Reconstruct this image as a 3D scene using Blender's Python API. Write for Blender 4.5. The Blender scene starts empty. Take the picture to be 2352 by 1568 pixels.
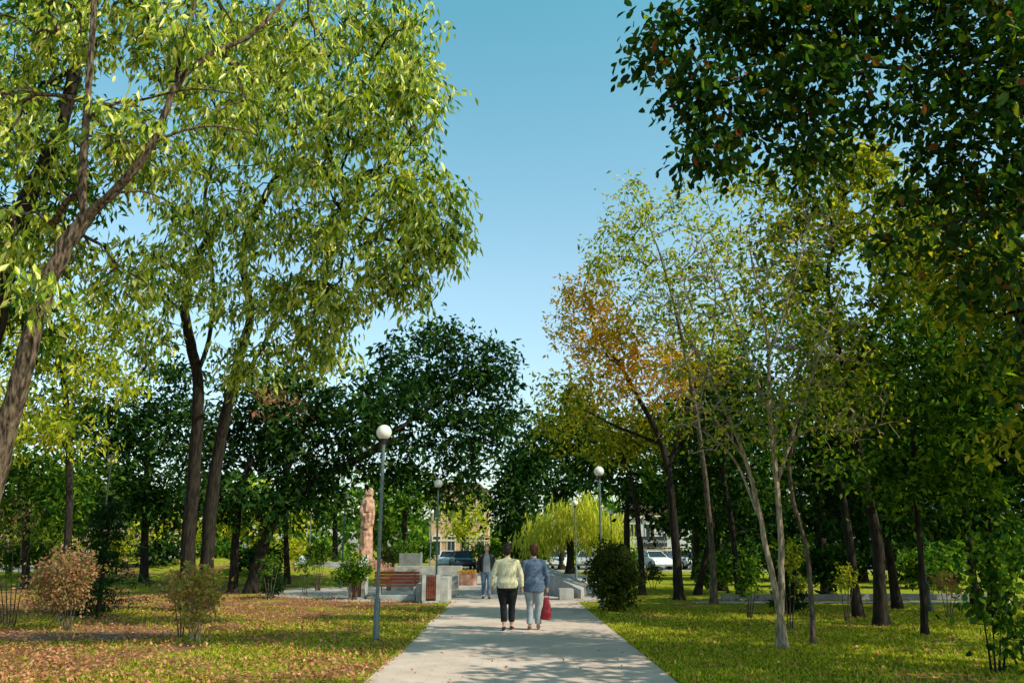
import bpy, math, random
import numpy as np
from mathutils import Vector, Matrix
random.seed(7); rng=np.random.default_rng(11)
R=math.radians; PI=math.pi
F=1850.0; TH=R(14.48); CH=1.55
C=bpy.context.scene.collection
def P(px,py,D):
    a=(px-1176)/F; b=(784-py)/F
    d=(a, math.cos(TH)-b*math.sin(TH), math.sin(TH)+b*math.cos(TH)); k=D/d[1]
    return Vector((d[0]*k, D, CH+d[2]*k))
def gy(D): return 784+F*math.tan(TH+math.atan(CH/D))
def GP(px,D): 
    v=P(px,gy(D),D); v.z=0; return v
def S(D): return D*math.cos(TH)/F*1.0   # metres per pixel at depth D
# ---------------------------------------------------------------- materials
def nt(name):
    m=bpy.data.materials.new(name); m.use_nodes=True; t=m.node_tree; t.nodes.clear()
    return m,t
def N(t,k,**kw):
    n=t.nodes.new(k)
    for a,b in kw.items(): setattr(n,a,b)
    return n
def ramp(t,fac,stops):
    r=N(t,'ShaderNodeValToRGB'); e=r.color_ramp.elements
    while len(e)<len(stops): e.new(.5)
    for i,(p,c) in enumerate(stops): e[i].position=p; e[i].color=(*c,1)
    t.links.new(fac,r.inputs[0]); return r.outputs[0]
def basic(name,c,rough=.7,c2=None,scale=8,bump=.0,metal=0,detail=6,spec=.3,stretch=None,bscale=None,bd=.02):
    m,t=nt(name); o=N(t,'ShaderNodeOutputMaterial'); p=N(t,'ShaderNodeBsdfPrincipled')
    p.inputs['Roughness'].default_value=rough; p.inputs['Metallic'].default_value=metal; p.inputs['Specular IOR Level'].default_value=spec
    tc=N(t,'ShaderNodeTexCoord'); mp=N(t,'ShaderNodeMapping'); t.links.new(tc.outputs['Object'],mp.inputs[0])
    if stretch: mp.inputs['Scale'].default_value=stretch
    nz=N(t,'ShaderNodeTexNoise'); nz.inputs['Scale'].default_value=scale; nz.inputs['Detail'].default_value=detail; t.links.new(mp.outputs[0],nz.inputs[0])
    c2=c2 or tuple(x*.75 for x in c)
    t.links.new(ramp(t,nz.outputs['Fac'],[(.38,c2),(.62,c)]),p.inputs['Base Color'])
    if bump:
        b=N(t,'ShaderNodeBump'); b.inputs['Strength'].default_value=bump; b.inputs['Distance'].default_value=bd
        src=nz
        if bscale:
            src=N(t,'ShaderNodeTexNoise'); src.inputs['Scale'].default_value=bscale; t.links.new(mp.outputs[0],src.inputs[0])
        t.links.new(src.outputs['Fac'],b.inputs['Height']); t.links.new(b.outputs[0],p.inputs['Normal'])
    t.links.new(p.outputs[0],o.inputs[0]); return m
def leafmat(name,cols,trans=.4,tcol=1.6,gloss=0,pos=None):
    m,t=nt(name); o=N(t,'ShaderNodeOutputMaterial')
    g=N(t,'ShaderNodeNewGeometry'); n=len(cols)
    col=ramp(t,g.outputs['Random Per Island'],[((pos[i] if pos else i/max(1,n-1)),c) for i,c in enumerate(cols)])
    p=N(t,'ShaderNodeBsdfDiffuse'); t.links.new(col,p.inputs['Color'])
    tr=N(t,'ShaderNodeBsdfTranslucent'); m2=N(t,'ShaderNodeMix',data_type='RGBA',blend_type='MULTIPLY'); m2.inputs[0].default_value=1
    t.links.new(col,m2.inputs[6]); m2.inputs[7].default_value=(tcol*1.1,tcol,tcol*.4,1); t.links.new(m2.outputs[2],tr.inputs[0])
    ms=N(t,'ShaderNodeMixShader'); ms.inputs[0].default_value=trans
    t.links.new(p.outputs[0],ms.inputs[1]); t.links.new(tr.outputs[0],ms.inputs[2]); out=ms
    if gloss:
        gl=N(t,'ShaderNodeBsdfGlossy'); gl.inputs['Roughness'].default_value=.36; gl.inputs['Color'].default_value=(1,.93,.75,1)
        out=N(t,'ShaderNodeMixShader'); out.inputs[0].default_value=gloss; t.links.new(ms.outputs[0],out.inputs[1]); t.links.new(gl.outputs[0],out.inputs[2])
    t.links.new(out.outputs[0],o.inputs[0]); return m
M={}
M['leaf_pale']=leafmat('leaf_pale',[(.018,.06,.010),(.04,.13,.014),(.28,.38,.022),(.54,.58,.04),(.09,.22,.02),(.80,.74,.24),(.42,.52,.03),(.035,.11,.014)],.38,gloss=.045)
M['leaf_ygreen']=leafmat('leaf_ygreen',[(.03,.08,.012),(.24,.31,.025),(.54,.53,.04),(.09,.17,.02),(.62,.54,.07)],.42)
M['leaf_mixed']=leafmat('leaf_mixed',[(.02,.06,.010),(.11,.19,.02),(.48,.47,.04),(.05,.11,.015),(.25,.32,.03),(.6,.48,.06)],.42)
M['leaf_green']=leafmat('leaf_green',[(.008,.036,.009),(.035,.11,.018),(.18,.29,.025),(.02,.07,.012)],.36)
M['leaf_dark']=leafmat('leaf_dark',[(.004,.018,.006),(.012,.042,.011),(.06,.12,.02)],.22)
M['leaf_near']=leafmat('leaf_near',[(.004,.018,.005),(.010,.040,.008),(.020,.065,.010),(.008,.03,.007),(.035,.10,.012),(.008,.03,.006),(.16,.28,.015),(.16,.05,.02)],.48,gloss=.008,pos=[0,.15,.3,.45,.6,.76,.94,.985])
M['leaf_orange']=leafmat('leaf_orange',[(.08,.14,.018),(.34,.30,.03),(.68,.40,.05),(.20,.23,.025),(.76,.34,.05),(.48,.40,.05),(.66,.27,.04)],.48)
M['leaf_pink']=leafmat('leaf_pink',[(.36,.15,.10),(.48,.28,.18),(.16,.19,.06),(.32,.14,.09),(.24,.26,.08)],.35)
M['leaf_redgreen']=leafmat('leaf_redgreen',[(.10,.17,.03),(.26,.30,.05),(.42,.16,.08),(.14,.2,.04),(.46,.24,.12)],.38)
M['leaf_willow']=leafmat('leaf_willow',[(.38,.43,.06),(.60,.60,.10),(.24,.32,.04)],.5)
M['leaf_bush']=leafmat('leaf_bush',[(.015,.045,.010),(.04,.085,.015),(.09,.085,.022),(.025,.07,.012)],.3)
M['leaf_spruce']=leafmat('leaf_spruce',[(.007,.024,.010),(.014,.04,.014),(.028,.06,.018)],.15)
M['bark_warm']=basic('bark_warm',(.17,.12,.085),.95,(.024,.018,.014),9,1.0,stretch=(3,3,.7),spec=.1,bd=.04)
M['bark_dark']=basic('bark_dark',(.036,.029,.023),.9,(.012,.010,.008),6,.8,stretch=(3,3,.6),spec=.1)
M['bark_grey']=basic('bark_grey',(.15,.12,.09),.9,(.05,.04,.03),8,.6,stretch=(3,3,.7),spec=.1)
M['bark_pale']=basic('bark_pale',(.40,.32,.24),.9,(.16,.12,.09),8,.5,stretch=(3,3,.8),spec=.1)
M['concrete']=basic('concrete',(.42,.42,.41),.85,(.28,.28,.28),3,.2,bscale=60)
M['concrete_dark']=basic('concrete_dark',(.2,.21,.22),.85,(.13,.14,.15),3,.2,bscale=60)
M['wood_red']=basic('wood_red',(.19,.05,.028),.5,(.09,.022,.013),5,.2,stretch=(1,6,6))
M['granite']=basic('granite',(.56,.32,.24),.75,(.30,.155,.11),4,.5,bscale=9)
M['steel']=basic('steel_grey',(.11,.15,.16),.5,(.075,.105,.115),20,.0,spec=.5)
M['steel_dark']=basic('steel_dark',(.03,.035,.035),.5)
M['globe']=basic('globe_glass',(.82,.79,.75),.25,(.78,.75,.71),3,spec=.5)
M['skin']=basic('skin',(.50,.29,.21),.55,(.44,.24,.17),10)
M['hair_dark']=basic('hair_dark',(.03,.015,.012),.6,(.012,.008,.007),60,.6,stretch=(1,1,.3))
M['hair_auburn']=basic('hair_auburn',(.085,.027,.016),.6,(.035,.012,.008),60,.6,stretch=(1,1,.3))
M['hair_grey']=basic('hair_grey',(.32,.29,.27),.7,(.18,.16,.15),60,.5)
M['knit_cream']=basic('knit_cream',(.72,.65,.45),.95,(.52,.48,.34),50,.6,detail=2)
M['knit_blue']=basic('knit_blue',(.13,.18,.28),.95,(.04,.07,.13),60,.6,detail=2)
M['cloth_black']=basic('cloth_black',(.012,.012,.014),.9)
M['cloth_pale']=basic('cloth_pale',(.33,.36,.39),.9,(.25,.28,.31),9,.4)
M['denim']=basic('denim',(.13,.2,.32),.9,(.08,.13,.22),20,.3)
M['jacket']=basic('jacket',(.03,.03,.028),.8)
M['shoe_black']=basic('shoe_black',(.02,.018,.018),.5)
M['shoe_tan']=basic('shoe_tan',(.22,.12,.07),.6)
M['bag_red']=basic('bag_red',(.27,.012,.025),.4,(.13,.008,.015),12,.4)
M['eye']=basic('eye',(.03,.02,.02),.3); M['lip']=basic('lip',(.3,.1,.09),.5)
M['glass']=basic('window_glass',(.03,.045,.055),.1,spec=.8)
M['tyre']=basic('tyre',(.015,.015,.015),.8); M['rim']=basic('rim',(.4,.4,.42),.35,metal=.7)
M['lightr']=basic('tail_light_red',(.35,.02,.02),.3); M['lightw']=basic('head_light_clear',(.7,.7,.68),.2)
for n,c in dict(paint_white=(.75,.76,.77),paint_silver=(.4,.42,.44),paint_black=(.02,.022,.025),paint_yellow=(.6,.36,.03)).items(): M[n]=basic(n,c,.25,c,3,spec=.6)
M['stucco_tan']=basic('stucco_tan',(.50,.32,.20),.9,(.42,.26,.16),2,.1)
M['stucco_pink']=basic('stucco_pink',(.48,.30,.24),.9,(.40,.25,.2),2,.1)
M['stucco_white']=basic('stucco_white',(.50,.52,.54),.9,(.4,.42,.44),2,.1)
M['stucco_blue']=basic('stucco_blue',(.25,.42,.55),.9,(.2,.36,.48),2,.1)
M['roof']=basic('roof_brown',(.12,.06,.045),.8)
M['trim']=basic('trim_cream',(.62,.52,.40),.8)
M['sign_dark']=basic('sign_dark',(.02,.022,.028),.5); M['letter']=basic('letter_white',(.6,.6,.6),.5)
M['soil']=basic('soil',(.20,.13,.095),.95,(.10,.066,.05),5,.6)
M['asphalt']=basic('asphalt',(.06,.06,.062),.9,(.04,.04,.042),2,.2,bscale=80)
M['line']=basic('road_paint',(.7,.7,.68),.8)
def plaid():
    m,t=nt('shirt_plaid'); o=N(t,'ShaderNodeOutputMaterial'); p=N(t,'ShaderNodeBsdfPrincipled'); p.inputs['Roughness'].default_value=.9
    tc=N(t,'ShaderNodeTexCoord'); ws=[]
    for d in ('X','Z'):
        w=N(t,'ShaderNodeTexWave',bands_direction=d); w.inputs['Scale'].default_value=9; t.links.new(tc.outputs['Object'],w.inputs[0]); ws.append(w)
    a=N(t,'ShaderNodeMath',operation='ADD'); t.links.new(ws[0].outputs['Fac'],a.inputs[0]); t.links.new(ws[1].outputs['Fac'],a.inputs[1])
    h=N(t,'ShaderNodeMath',operation='MULTIPLY'); t.links.new(a.outputs[0],h.inputs[0]); h.inputs[1].default_value=.5
    t.links.new(ramp(t,h.outputs[0],[(.2,(.42,.44,.47)),(.5,(.2,.22,.26)),(.8,(.06,.07,.1))]),p.inputs['Base Color'])
    t.links.new(p.outputs[0],o.inputs[0]); return m
M['plaid']=plaid()
def groundmat():
    m,t=nt('lawn_ground'); o=N(t,'ShaderNodeOutputMaterial'); p=N(t,'ShaderNodeBsdfDiffuse')
    g=N(t,'ShaderNodeNewGeometry')
    def nz(s,d=5):
        n=N(t,'ShaderNodeTexNoise'); n.inputs['Scale'].default_value=s; n.inputs['Detail'].default_value=d; t.links.new(g.outputs['Position'],n.inputs[0]); return n.outputs['Fac']
    fine=ramp(t,nz(9),[(.3,(.08,.11,.012)),(.5,(.26,.29,.028)),(.7,(.50,.47,.06))])
    br=ramp(t,nz(14),[(.3,(.07,.042,.03)),(.5,(.26,.125,.07)),(.7,(.48,.25,.145))])
    sx=N(t,'ShaderNodeSeparateXYZ'); t.links.new(g.outputs['Position'],sx.inputs[0])
    mr=N(t,'ShaderNodeMapRange'); t.links.new(sx.outputs[0],mr.inputs[0]); mr.inputs[1].default_value=-1.5; mr.inputs[2].default_value=-5; mr.inputs[3].default_value=-.06; mr.inputs[4].default_value=.13
    my=N(t,'ShaderNodeMapRange'); t.links.new(sx.outputs[1],my.inputs[0]); my.inputs[1].default_value=24; my.inputs[2].default_value=38; my.inputs[3].default_value=0; my.inputs[4].default_value=-.16
    a=N(t,'ShaderNodeMath',operation='ADD'); t.links.new(nz(.7),a.inputs[0]); t.links.new(mr.outputs[0],a.inputs[1])
    a2=N(t,'ShaderNodeMath',operation='ADD'); t.links.new(a.outputs[0],a2.inputs[0]); t.links.new(my.outputs[0],a2.inputs[1])
    k=ramp(t,a2.outputs[0],[(.46,(0,0,0)),(.60,(1,1,1))])
    mx=N(t,'ShaderNodeMix',data_type='RGBA'); t.links.new(k,mx.inputs[0]); t.links.new(fine,mx.inputs[6]); t.links.new(br,mx.inputs[7])
    t.links.new(mx.outputs[2],p.inputs['Color'])
    b=N(t,'ShaderNodeBump'); b.inputs['Strength'].default_value=.8; b.inputs['Distance'].default_value=.06; t.links.new(nz(25),b.inputs['Height']); t.links.new(b.outputs[0],p.inputs['Normal'])
    t.links.new(p.outputs[0],o.inputs[0]); return m
M['lawn']=groundmat()
def paving(name,c1,c2,bw,rh,mortar,ms):
    m,t=nt(name); o=N(t,'ShaderNodeOutputMaterial'); p=N(t,'ShaderNodeBsdfPrincipled'); p.inputs['Roughness'].default_value=.8; p.inputs['Specular IOR Level'].default_value=.2
    g=N(t,'ShaderNodeNewGeometry'); br=N(t,'ShaderNodeTexBrick'); br.offset=.5
    br.inputs['Scale'].default_value=1; br.inputs['Brick Width'].default_value=bw; br.inputs['Row Height'].default_value=rh; br.inputs['Mortar Size'].default_value=ms
    br.inputs['Color1'].default_value=(*c1,1); br.inputs['Color2'].default_value=(*c2,1); br.inputs['Mortar'].default_value=(*mortar,1)
    t.links.new(g.outputs['Position'],br.inputs[0])
    n=N(t,'ShaderNodeTexNoise'); n.inputs['Scale'].default_value=1.3; n.inputs['Detail'].default_value=9; n.inputs['Roughness'].default_value=.65; t.links.new(g.outputs['Position'],n.inputs[0])
    mx=N(t,'ShaderNodeMix',data_type='RGBA',blend_type='MULTIPLY'); mx.inputs[0].default_value=1
    t.links.new(br.outputs[0],mx.inputs[6]); t.links.new(ramp(t,n.outputs['Fac'],[(.3,(.76,.72,.68)),(.7,(1.08,1.05,1.03))]),mx.inputs[7])
    t.links.new(mx.outputs[2],p.inputs['Base Color'])
    t.links.new(p.outputs[0],o.inputs[0]); return m
M['paving']=paving('path_paving',(.66,.56,.51),(.62,.525,.48),.42,.21,(.48,.40,.365),.005)
M['plaza']=paving('plaza_paving',(.50,.46,.44),(.45,.42,.40),.5,.5,(.34,.31,.29),.006)
# ---------------------------------------------------------------- mesh helpers
class MB:
    def __init__(s): s.v=[]; s.f=[]
    def add(s,vs,fs):
        o=len(s.v); s.v+= [tuple(v) for v in vs]; s.f+=[tuple(i+o for i in f) for f in fs]; return s
    def box(s,c,d,rz=0,top=1.0,rx=0):
        x,y,z=[k/2 for k in d]; vs=[]
        for sz,k in((-1,1),(1,top)):
            for sx,sy in((-1,-1),(1,-1),(1,1),(-1,1)):
                v=Vector((sx*x*k,sy*y*k,sz*z))
                if rx: v=Matrix.Rotation(rx,3,'X')@v
                if rz: v=Matrix.Rotation(rz,3,'Z')@v
                vs.append(v+Vector(c))
        return s.add(vs,[(3,2,1,0),(4,5,6,7),(0,1,5,4),(1,2,6,5),(2,3,7,6),(3,0,4,7)])
    def tube(s,pts,rad,n=8,cap=True):
        pts=[Vector(p) for p in pts]; m=len(pts)
        if not hasattr(rad,'__len__'): rad=[rad]*m
        vs=[]; fs=[]; u=None
        for i,p in enumerate(pts):
            t=(pts[min(i+1,m-1)]-pts[max(i-1,0)])
            if t.length<1e-9: t=Vector((0,0,1))
            t.normalize()
            if u is None: u=t.orthogonal().normalized()
            else:
                u=u-t*u.dot(t); u= u.normalized() if u.length>1e-6 else t.orthogonal().normalized()
            w=t.cross(u)
            for k in range(n):
                a=2*PI*k/n; vs.append(p+(u*math.cos(a)+w*math.sin(a))*rad[i])
        for i in range(m-1):
            for k in range(n):
                k2=(k+1)%n; fs.append((i*n+k,i*n+k2,(i+1)*n+k2,(i+1)*n+k))
        if cap: fs.append(tuple(range(n-1,-1,-1))); fs.append(tuple((m-1)*n+k for k in range(n)))
        return s.add(vs,fs)
    def ell(s,c,r,n=16,m=10,rot=None):
        if not hasattr(r,'__len__'): r=(r,r,r)
        vs=[Vector((0,0,-r[2]))]; fs=[]
        for i in range(1,m):
            a=-PI/2+PI*i/m
            for k in range(n):
                b=2*PI*k/n; vs.append(Vector((r[0]*math.cos(a)*math.cos(b),r[1]*math.cos(a)*math.sin(b),r[2]*math.sin(a))))
        vs.append(Vector((0,0,r[2]))); T=len(vs)-1
        for k in range(n):
            k2=(k+1)%n; fs.append((0,1+k2,1+k)); fs.append((T,T-n+k,T-n+k2))
            for i in range(m-2): fs.append((1+i*n+k,1+i*n+k2,1+(i+1)*n+k2,1+(i+1)*n+k))
        if rot: vs=[rot@v for v in vs]
        return s.add([v+Vector(c) for v in vs],fs)
    def loft(s,rings,n=20,p=1.0):   # rings (x,y,z,rx,ry)
        vs=[];fs=[];m=len(rings)
        for x,y,z,rx,ry in rings:
            for k in range(n):
                a=2*PI*k/n; ca,sa=math.cos(a),math.sin(a)
                vs.append((x+rx*math.copysign(abs(ca)**p,ca),y+ry*math.copysign(abs(sa)**p,sa),z))
        for i in range(m-1):
            for k in range(n):
                k2=(k+1)%n; fs.append((i*n+k,i*n+k2,(i+1)*n+k2,(i+1)*n+k))
        fs.append(tuple(range(n-1,-1,-1))); fs.append(tuple((m-1)*n+k for k in range(n)))
        return s.add(vs,fs)
    def mesh(s,name,org=None):
        me=bpy.data.meshes.new(name); v=s.v
        if org is not None: v=[(a-org[0],b-org[1],c-org[2]) for a,b,c in v]
        me.from_pydata(v,[],s.f); me.update(); return me
    def build(s,name,mat,parent=None,org=None,smooth=True,bevel=0,loc=None):
        me=s.mesh(name,org); me.materials.append(mat)
        o=bpy.data.objects.new(name,me); C.objects.link(o)
        if parent: o.parent=parent
        if loc is not None: o.location=loc
        if smooth: me.shade_smooth(); me.set_sharp_from_angle(angle=R(40))
        if bevel:
            b=o.modifiers.new('b','BEVEL'); b.width=bevel; b.segments=2; b.limit_method='ANGLE'
        return o
def tag(o,label=None,cat=None,group=None,kind=None):
    if label: o['label']=label
    if cat: o['category']=cat
    if group: o['group']=group
    if kind: o['kind']=kind
    return o
def empty(name,loc,label,cat,group=None,rz=0):
    o=bpy.data.objects.new(name,None); C.objects.link(o); o.location=loc; o.rotation_euler.z=rz; o.empty_display_size=.2
    return tag(o,label,cat,group)
def dup(root,loc,rz=None,label=None,scale=None):
    r=root.copy(); C.objects.link(r); r.location=loc
    if rz is not None: r.rotation_euler.z=rz
    if label: r['label']=label
    if scale: r.scale=(scale,)*3
    for ch in list(root.children):
        c=ch.copy(); C.objects.link(c); c.parent=r
        for g in list(ch.children):
            d=g.copy(); C.objects.link(d); d.parent=c
    return r
def remesh(mb,name,mat,parent,vox=.01,sm=3):
    me=mb.mesh('tmp'); o=bpy.data.objects.new('tmp',me); C.objects.link(o)
    m=o.modifiers.new('r','REMESH'); m.mode='VOXEL'; m.voxel_size=vox
    if sm: q=o.modifiers.new('s','SMOOTH'); q.factor=.5; q.iterations=sm
    dg=bpy.context.evaluated_depsgraph_get(); me2=bpy.data.meshes.new_from_object(o.evaluated_get(dg))
    bpy.data.objects.remove(o); me2.name=name; me2.materials.clear(); me2.materials.append(mat); me2.shade_smooth()
    ob=bpy.data.objects.new(name,me2); C.objects.link(ob); ob.parent=parent; return ob
def npmesh(name,V,Fc,mat,parent=None):
    me=bpy.data.meshes.new(name); k=Fc.shape[1]
    me.vertices.add(len(V)); me.vertices.foreach_set('co',V.astype(np.float32).ravel())
    me.loops.add(Fc.size); me.loops.foreach_set('vertex_index',Fc.astype(np.int32).ravel())
    me.polygons.add(len(Fc)); me.polygons.foreach_set('loop_start',np.arange(0,Fc.size,k,dtype=np.int32)); me.polygons.foreach_set('loop_total',np.full(len(Fc),k,dtype=np.int32))
    me.update(calc_edges=True); me.materials.append(mat)
    o=bpy.data.objects.new(name,me); C.objects.link(o)
    if parent: o.parent=parent
    return o
def norm(a): return a/np.maximum(1e-9,np.linalg.norm(a,axis=1,keepdims=True))
def leafgeo(cent,per,spread,L,W,droop,six=False,up=.6,twk=3):
    cent=np.asarray(cent,float); k=min(twk,per); lp=max(1,per//k)
    tc=np.repeat(cent,k,axis=0); m=len(tc)
    tw=rng.normal(size=(m,3))*np.array([1,1,.6]); tw=norm(tw); tw[:,2]-=droop*.55; tw=norm(tw)
    ln=spread*2.4*(.6+.8*rng.random((m,1)))
    c=np.repeat(tc,lp,axis=0); twr=np.repeat(tw,lp,axis=0); lnr=np.repeat(ln,lp,axis=0); n0=len(c)
    tt=rng.random((n0,1))-.15
    c=c+twr*lnr*tt+rng.normal(size=(n0,3))*spread*.28
    d=norm(rng.normal(size=(n0,3))*.9+twr*.7); d[:,2]-=droop; d=norm(d)
    n=rng.normal(size=(n0,3)); n[:,2]+=up; n-= (n*d).sum(1,keepdims=True)*d; n=norm(n); s=np.cross(d,n)
    l=(L*(.6+.7*rng.random(n0)))[:,None]; w=(W*(.7+.6*rng.random(n0)))[:,None]; i=np.arange(n0)[:,None]
    if six:
        a=c+d*l*.35+n*w*.12; b=c+d*l*.7+n*w*.10; tip=c+d*l-n*l*.08
        V=np.stack([c,a+s*w*.42,b+s*w*.5,tip,b-s*w*.5,a-s*w*.42],1).reshape(-1,3)
        Fc=np.concatenate([i*6+np.array([[0,1,2,3]]),i*6+np.array([[0,3,4,5]])])
    else:
        a=c+d*l*.42+n*w*.15
        V=np.stack([c,a+s*w*.5,c+d*l-n*l*.1,a-s*w*.5],1).reshape(-1,3)
        Fc=np.concatenate([i*4+np.array([[0,1,2]]),i*4+np.array([[0,2,3]])])
    return V,Fc
def smoothline(pts,sub=5,jit=.0):
    out=[]; n=len(pts)
    for i in range(n-1):
        p0=pts[max(i-1,0)];p1=pts[i];p2=pts[i+1];p3=pts[min(i+2,n-1)]
        for k in range(sub):
            t=k/sub; q=.5*((2*p1)+(p2-p0)*t+(2*p0-5*p1+4*p2-p3)*t*t+(3*p1-p0-3*p2+p3)*t**3)
            if jit and (i or k): q=q+Vector((random.gauss(0,jit),random.gauss(0,jit),random.gauss(0,jit)))
            out.append(q)
    out.append(pts[-1]); return out
def lobe_pts(lobes,dens=1):
    out=[]
    for (px,py,D,rx,ry,rd,n) in lobes:
        n=max(3,int(n*dens)); c=np.array(P(px,py,D)); r=np.array([rx*S(D),rd,ry*S(D)])
        d=norm(rng.normal(size=(n,3))); bumps=norm(rng.normal(size=(7,3)))
        m=np.clip((d@bumps.T),0,1)**3; amp=.80+.4*m.max(1)
        rad=(rng.random(n)**.45)*amp; out.append(c+d*rad[:,None]*r)
    return np.concatenate(out)
def tree(name,label,stems,lobes,leaf,lmat,bmat,group=None,six=False,cat='tree',tip=.006,sub=5,twig=True,bare=0,up=.6,pexp=.42,minz=.3,dens=1):
    SP=[]
    for pts,r0,r1 in stems:
        pp=[GP(a,c) if b is None else P(a,b,c) for a,b,c in pts]
        SP.append((smoothline(pp,sub,min(.008,r0*.08)),r0,r1))
    base=SP[0][0][0].copy(); base.z=max(base.z,0)
    root=empty(name,base,label,cat,group); org=tuple(base)
    nodes=[];fix=[];own=[];objs=[]
    for si,(sl,r0,r1) in enumerate(SP):
        mb=MB(); n=len(sl); rad=[(r0+(r1-r0)*(k/(n-1))**.8)*(1+random.uniform(-.05,.05)) for k in range(n)]
        if stems[si][0][0][1] is None: rad[0]*=1.5; rad[1]*=1.12; sl[0]=sl[0]-Vector((0,0,.1))
        mb.tube(sl,rad,12 if r0>.08 else 7)
        objs.append(mb.build('trunk' if si==0 or stems[si][0][0][1] is None else 'limb',bmat,root,org))
        for k,q in enumerate(sl):
            if k>=n*.25 or si>0: nodes.append(tuple(q)); fix.append(rad[k]); own.append(si)
    cl=lobe_pts(lobes,dens); cl=cl[cl[:,2]>minz]
    if twig:
        A=np.zeros((len(nodes)+len(cl)*9,3)); A[:len(nodes)]=nodes; cnt=len(nodes); nf=cnt
        pl=np.zeros(len(A)); par=[-1]*len(A); w=np.zeros(len(A)); chains=[]; ow=list(own)+[0]*(len(A)-nf)
        d0=np.array([np.min(np.linalg.norm(A[:cnt]-c,axis=1)) for c in cl]); order=np.argsort(d0)
        for ci in order:
            c=cl[ci]; dd=np.linalg.norm(A[:cnt]-c,axis=1); cost=dd+.3*pl[:cnt]+np.where(A[:cnt,2]>c[2]+.1,.5*(A[:cnt,2]-c[2]),0)
            j=int(np.argmin(cost)); a=A[j]; L=dd[j]; k=max(2,min(8,int(L/.45)+1)); idx=[j]; prev=j
            sag=np.array([0,0,.12*L]); sd=rng.normal(size=3)*.07*L
            for q in range(1,k+1):
                t=q/k; p=a+(c-a)*t+(sag+sd)*math.sin(PI*t)+rng.normal(size=3)*.025*L*(q<k)
                A[cnt]=p; par[cnt]=prev; ow[cnt]=ow[j]; pl[cnt]=pl[prev]+L/k; prev=cnt; idx.append(cnt); cnt+=1
            chains.append(idx)
        for idx in chains: w[idx[-1]]+=1
        for i in range(cnt-1,nf-1,-1):
            if par[i]>=0: w[par[i]]+=w[i]
        mbs={}
        for idx in chains:
            rr=[max(tip,tip*(w[i]**pexp)) if i>=nf else min(fix[i]*.6, tip*(max(w[idx[1]],1)**pexp)) for i in idx]
            rr=[min(q,.9*(fix[idx[0]] if idx[0]<nf else 9)) for q in rr]
            mbs.setdefault(ow[idx[0]],MB()).tube([A[i] for i in idx],rr,3 if rr[0]<.02 else 5,cap=False)
        for k,mb in mbs.items(): tag(mb.build('branches',bmat,objs[k],org),kind='stuff')
    if bare: cl=cl[rng.random(len(cl))>bare]
    L,W,per,sp,dr=leaf
    V,Fc=leafgeo(cl,per,sp,L,W,dr,six,up)
    if minz<.5: V[:,2]=np.maximum(V[:,2],.02)
    V-=np.array(org); npmesh('crown' if cat=='tree' else 'foliage',V,Fc,lmat,root)
    return root
# ---------------------------------------------------------------- world, sun, camera
SUNV=Vector((.66,-.38,.68)).normalized(); el=math.asin(SUNV.z); az=math.atan2(SUNV.x,SUNV.y)
w=bpy.data.worlds.new("World"); bpy.context.scene.world=w; w.use_nodes=True; t=w.node_tree; t.nodes.clear()
sk=N(t,'ShaderNodeTexSky',sky_type='NISHITA'); sk.sun_disc=False; sk.sun_elevation=el; sk.sun_rotation=az; sk.dust_density=2.0; sk.air_density=1.0; sk.ozone_density=1.0
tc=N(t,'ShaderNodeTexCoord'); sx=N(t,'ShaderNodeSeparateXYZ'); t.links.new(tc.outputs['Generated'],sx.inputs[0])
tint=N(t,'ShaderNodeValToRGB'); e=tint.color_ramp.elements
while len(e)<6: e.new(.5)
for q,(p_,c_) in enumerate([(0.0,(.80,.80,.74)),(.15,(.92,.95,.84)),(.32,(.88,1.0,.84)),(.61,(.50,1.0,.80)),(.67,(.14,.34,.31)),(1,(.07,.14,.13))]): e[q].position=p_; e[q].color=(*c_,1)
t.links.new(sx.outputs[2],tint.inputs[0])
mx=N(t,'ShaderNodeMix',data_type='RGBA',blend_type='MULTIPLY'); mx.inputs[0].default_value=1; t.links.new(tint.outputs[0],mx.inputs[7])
sc_=N(t,'ShaderNodeVectorMath',operation='SCALE'); sc_.inputs[3].default_value=2.0
bg=N(t,'ShaderNodeBackground'); bg.inputs[1].default_value=.15; wo=N(t,'ShaderNodeOutputWorld')
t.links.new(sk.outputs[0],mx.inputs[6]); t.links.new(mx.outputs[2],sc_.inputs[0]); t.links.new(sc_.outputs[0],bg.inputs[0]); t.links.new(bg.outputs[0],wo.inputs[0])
sl=bpy.data.lights.new('sun','SUN'); sl.energy=5; sl.angle=R(.5); sl.color=(1,.91,.72); so=bpy.data.objects.new('sun',sl); C.objects.link(so); so.rotation_euler=SUNV.to_track_quat('Z','Y').to_euler(); so.location=(10,-5,20)
cam=bpy.data.cameras.new('camera'); co=bpy.data.objects.new('camera',cam); C.objects.link(co); co.location=(0,0,CH); co.rotation_euler=(R(90)+TH,0,0)
cam.sensor_width=36; cam.lens=F/2352*36; cam.clip_end=2000; cam.clip_start=.05; bpy.context.scene.camera=co
sc=bpy.context.scene; sc.view_settings.view_transform='Standard'; sc.view_settings.look='None'; sc.view_settings.exposure=0
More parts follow.
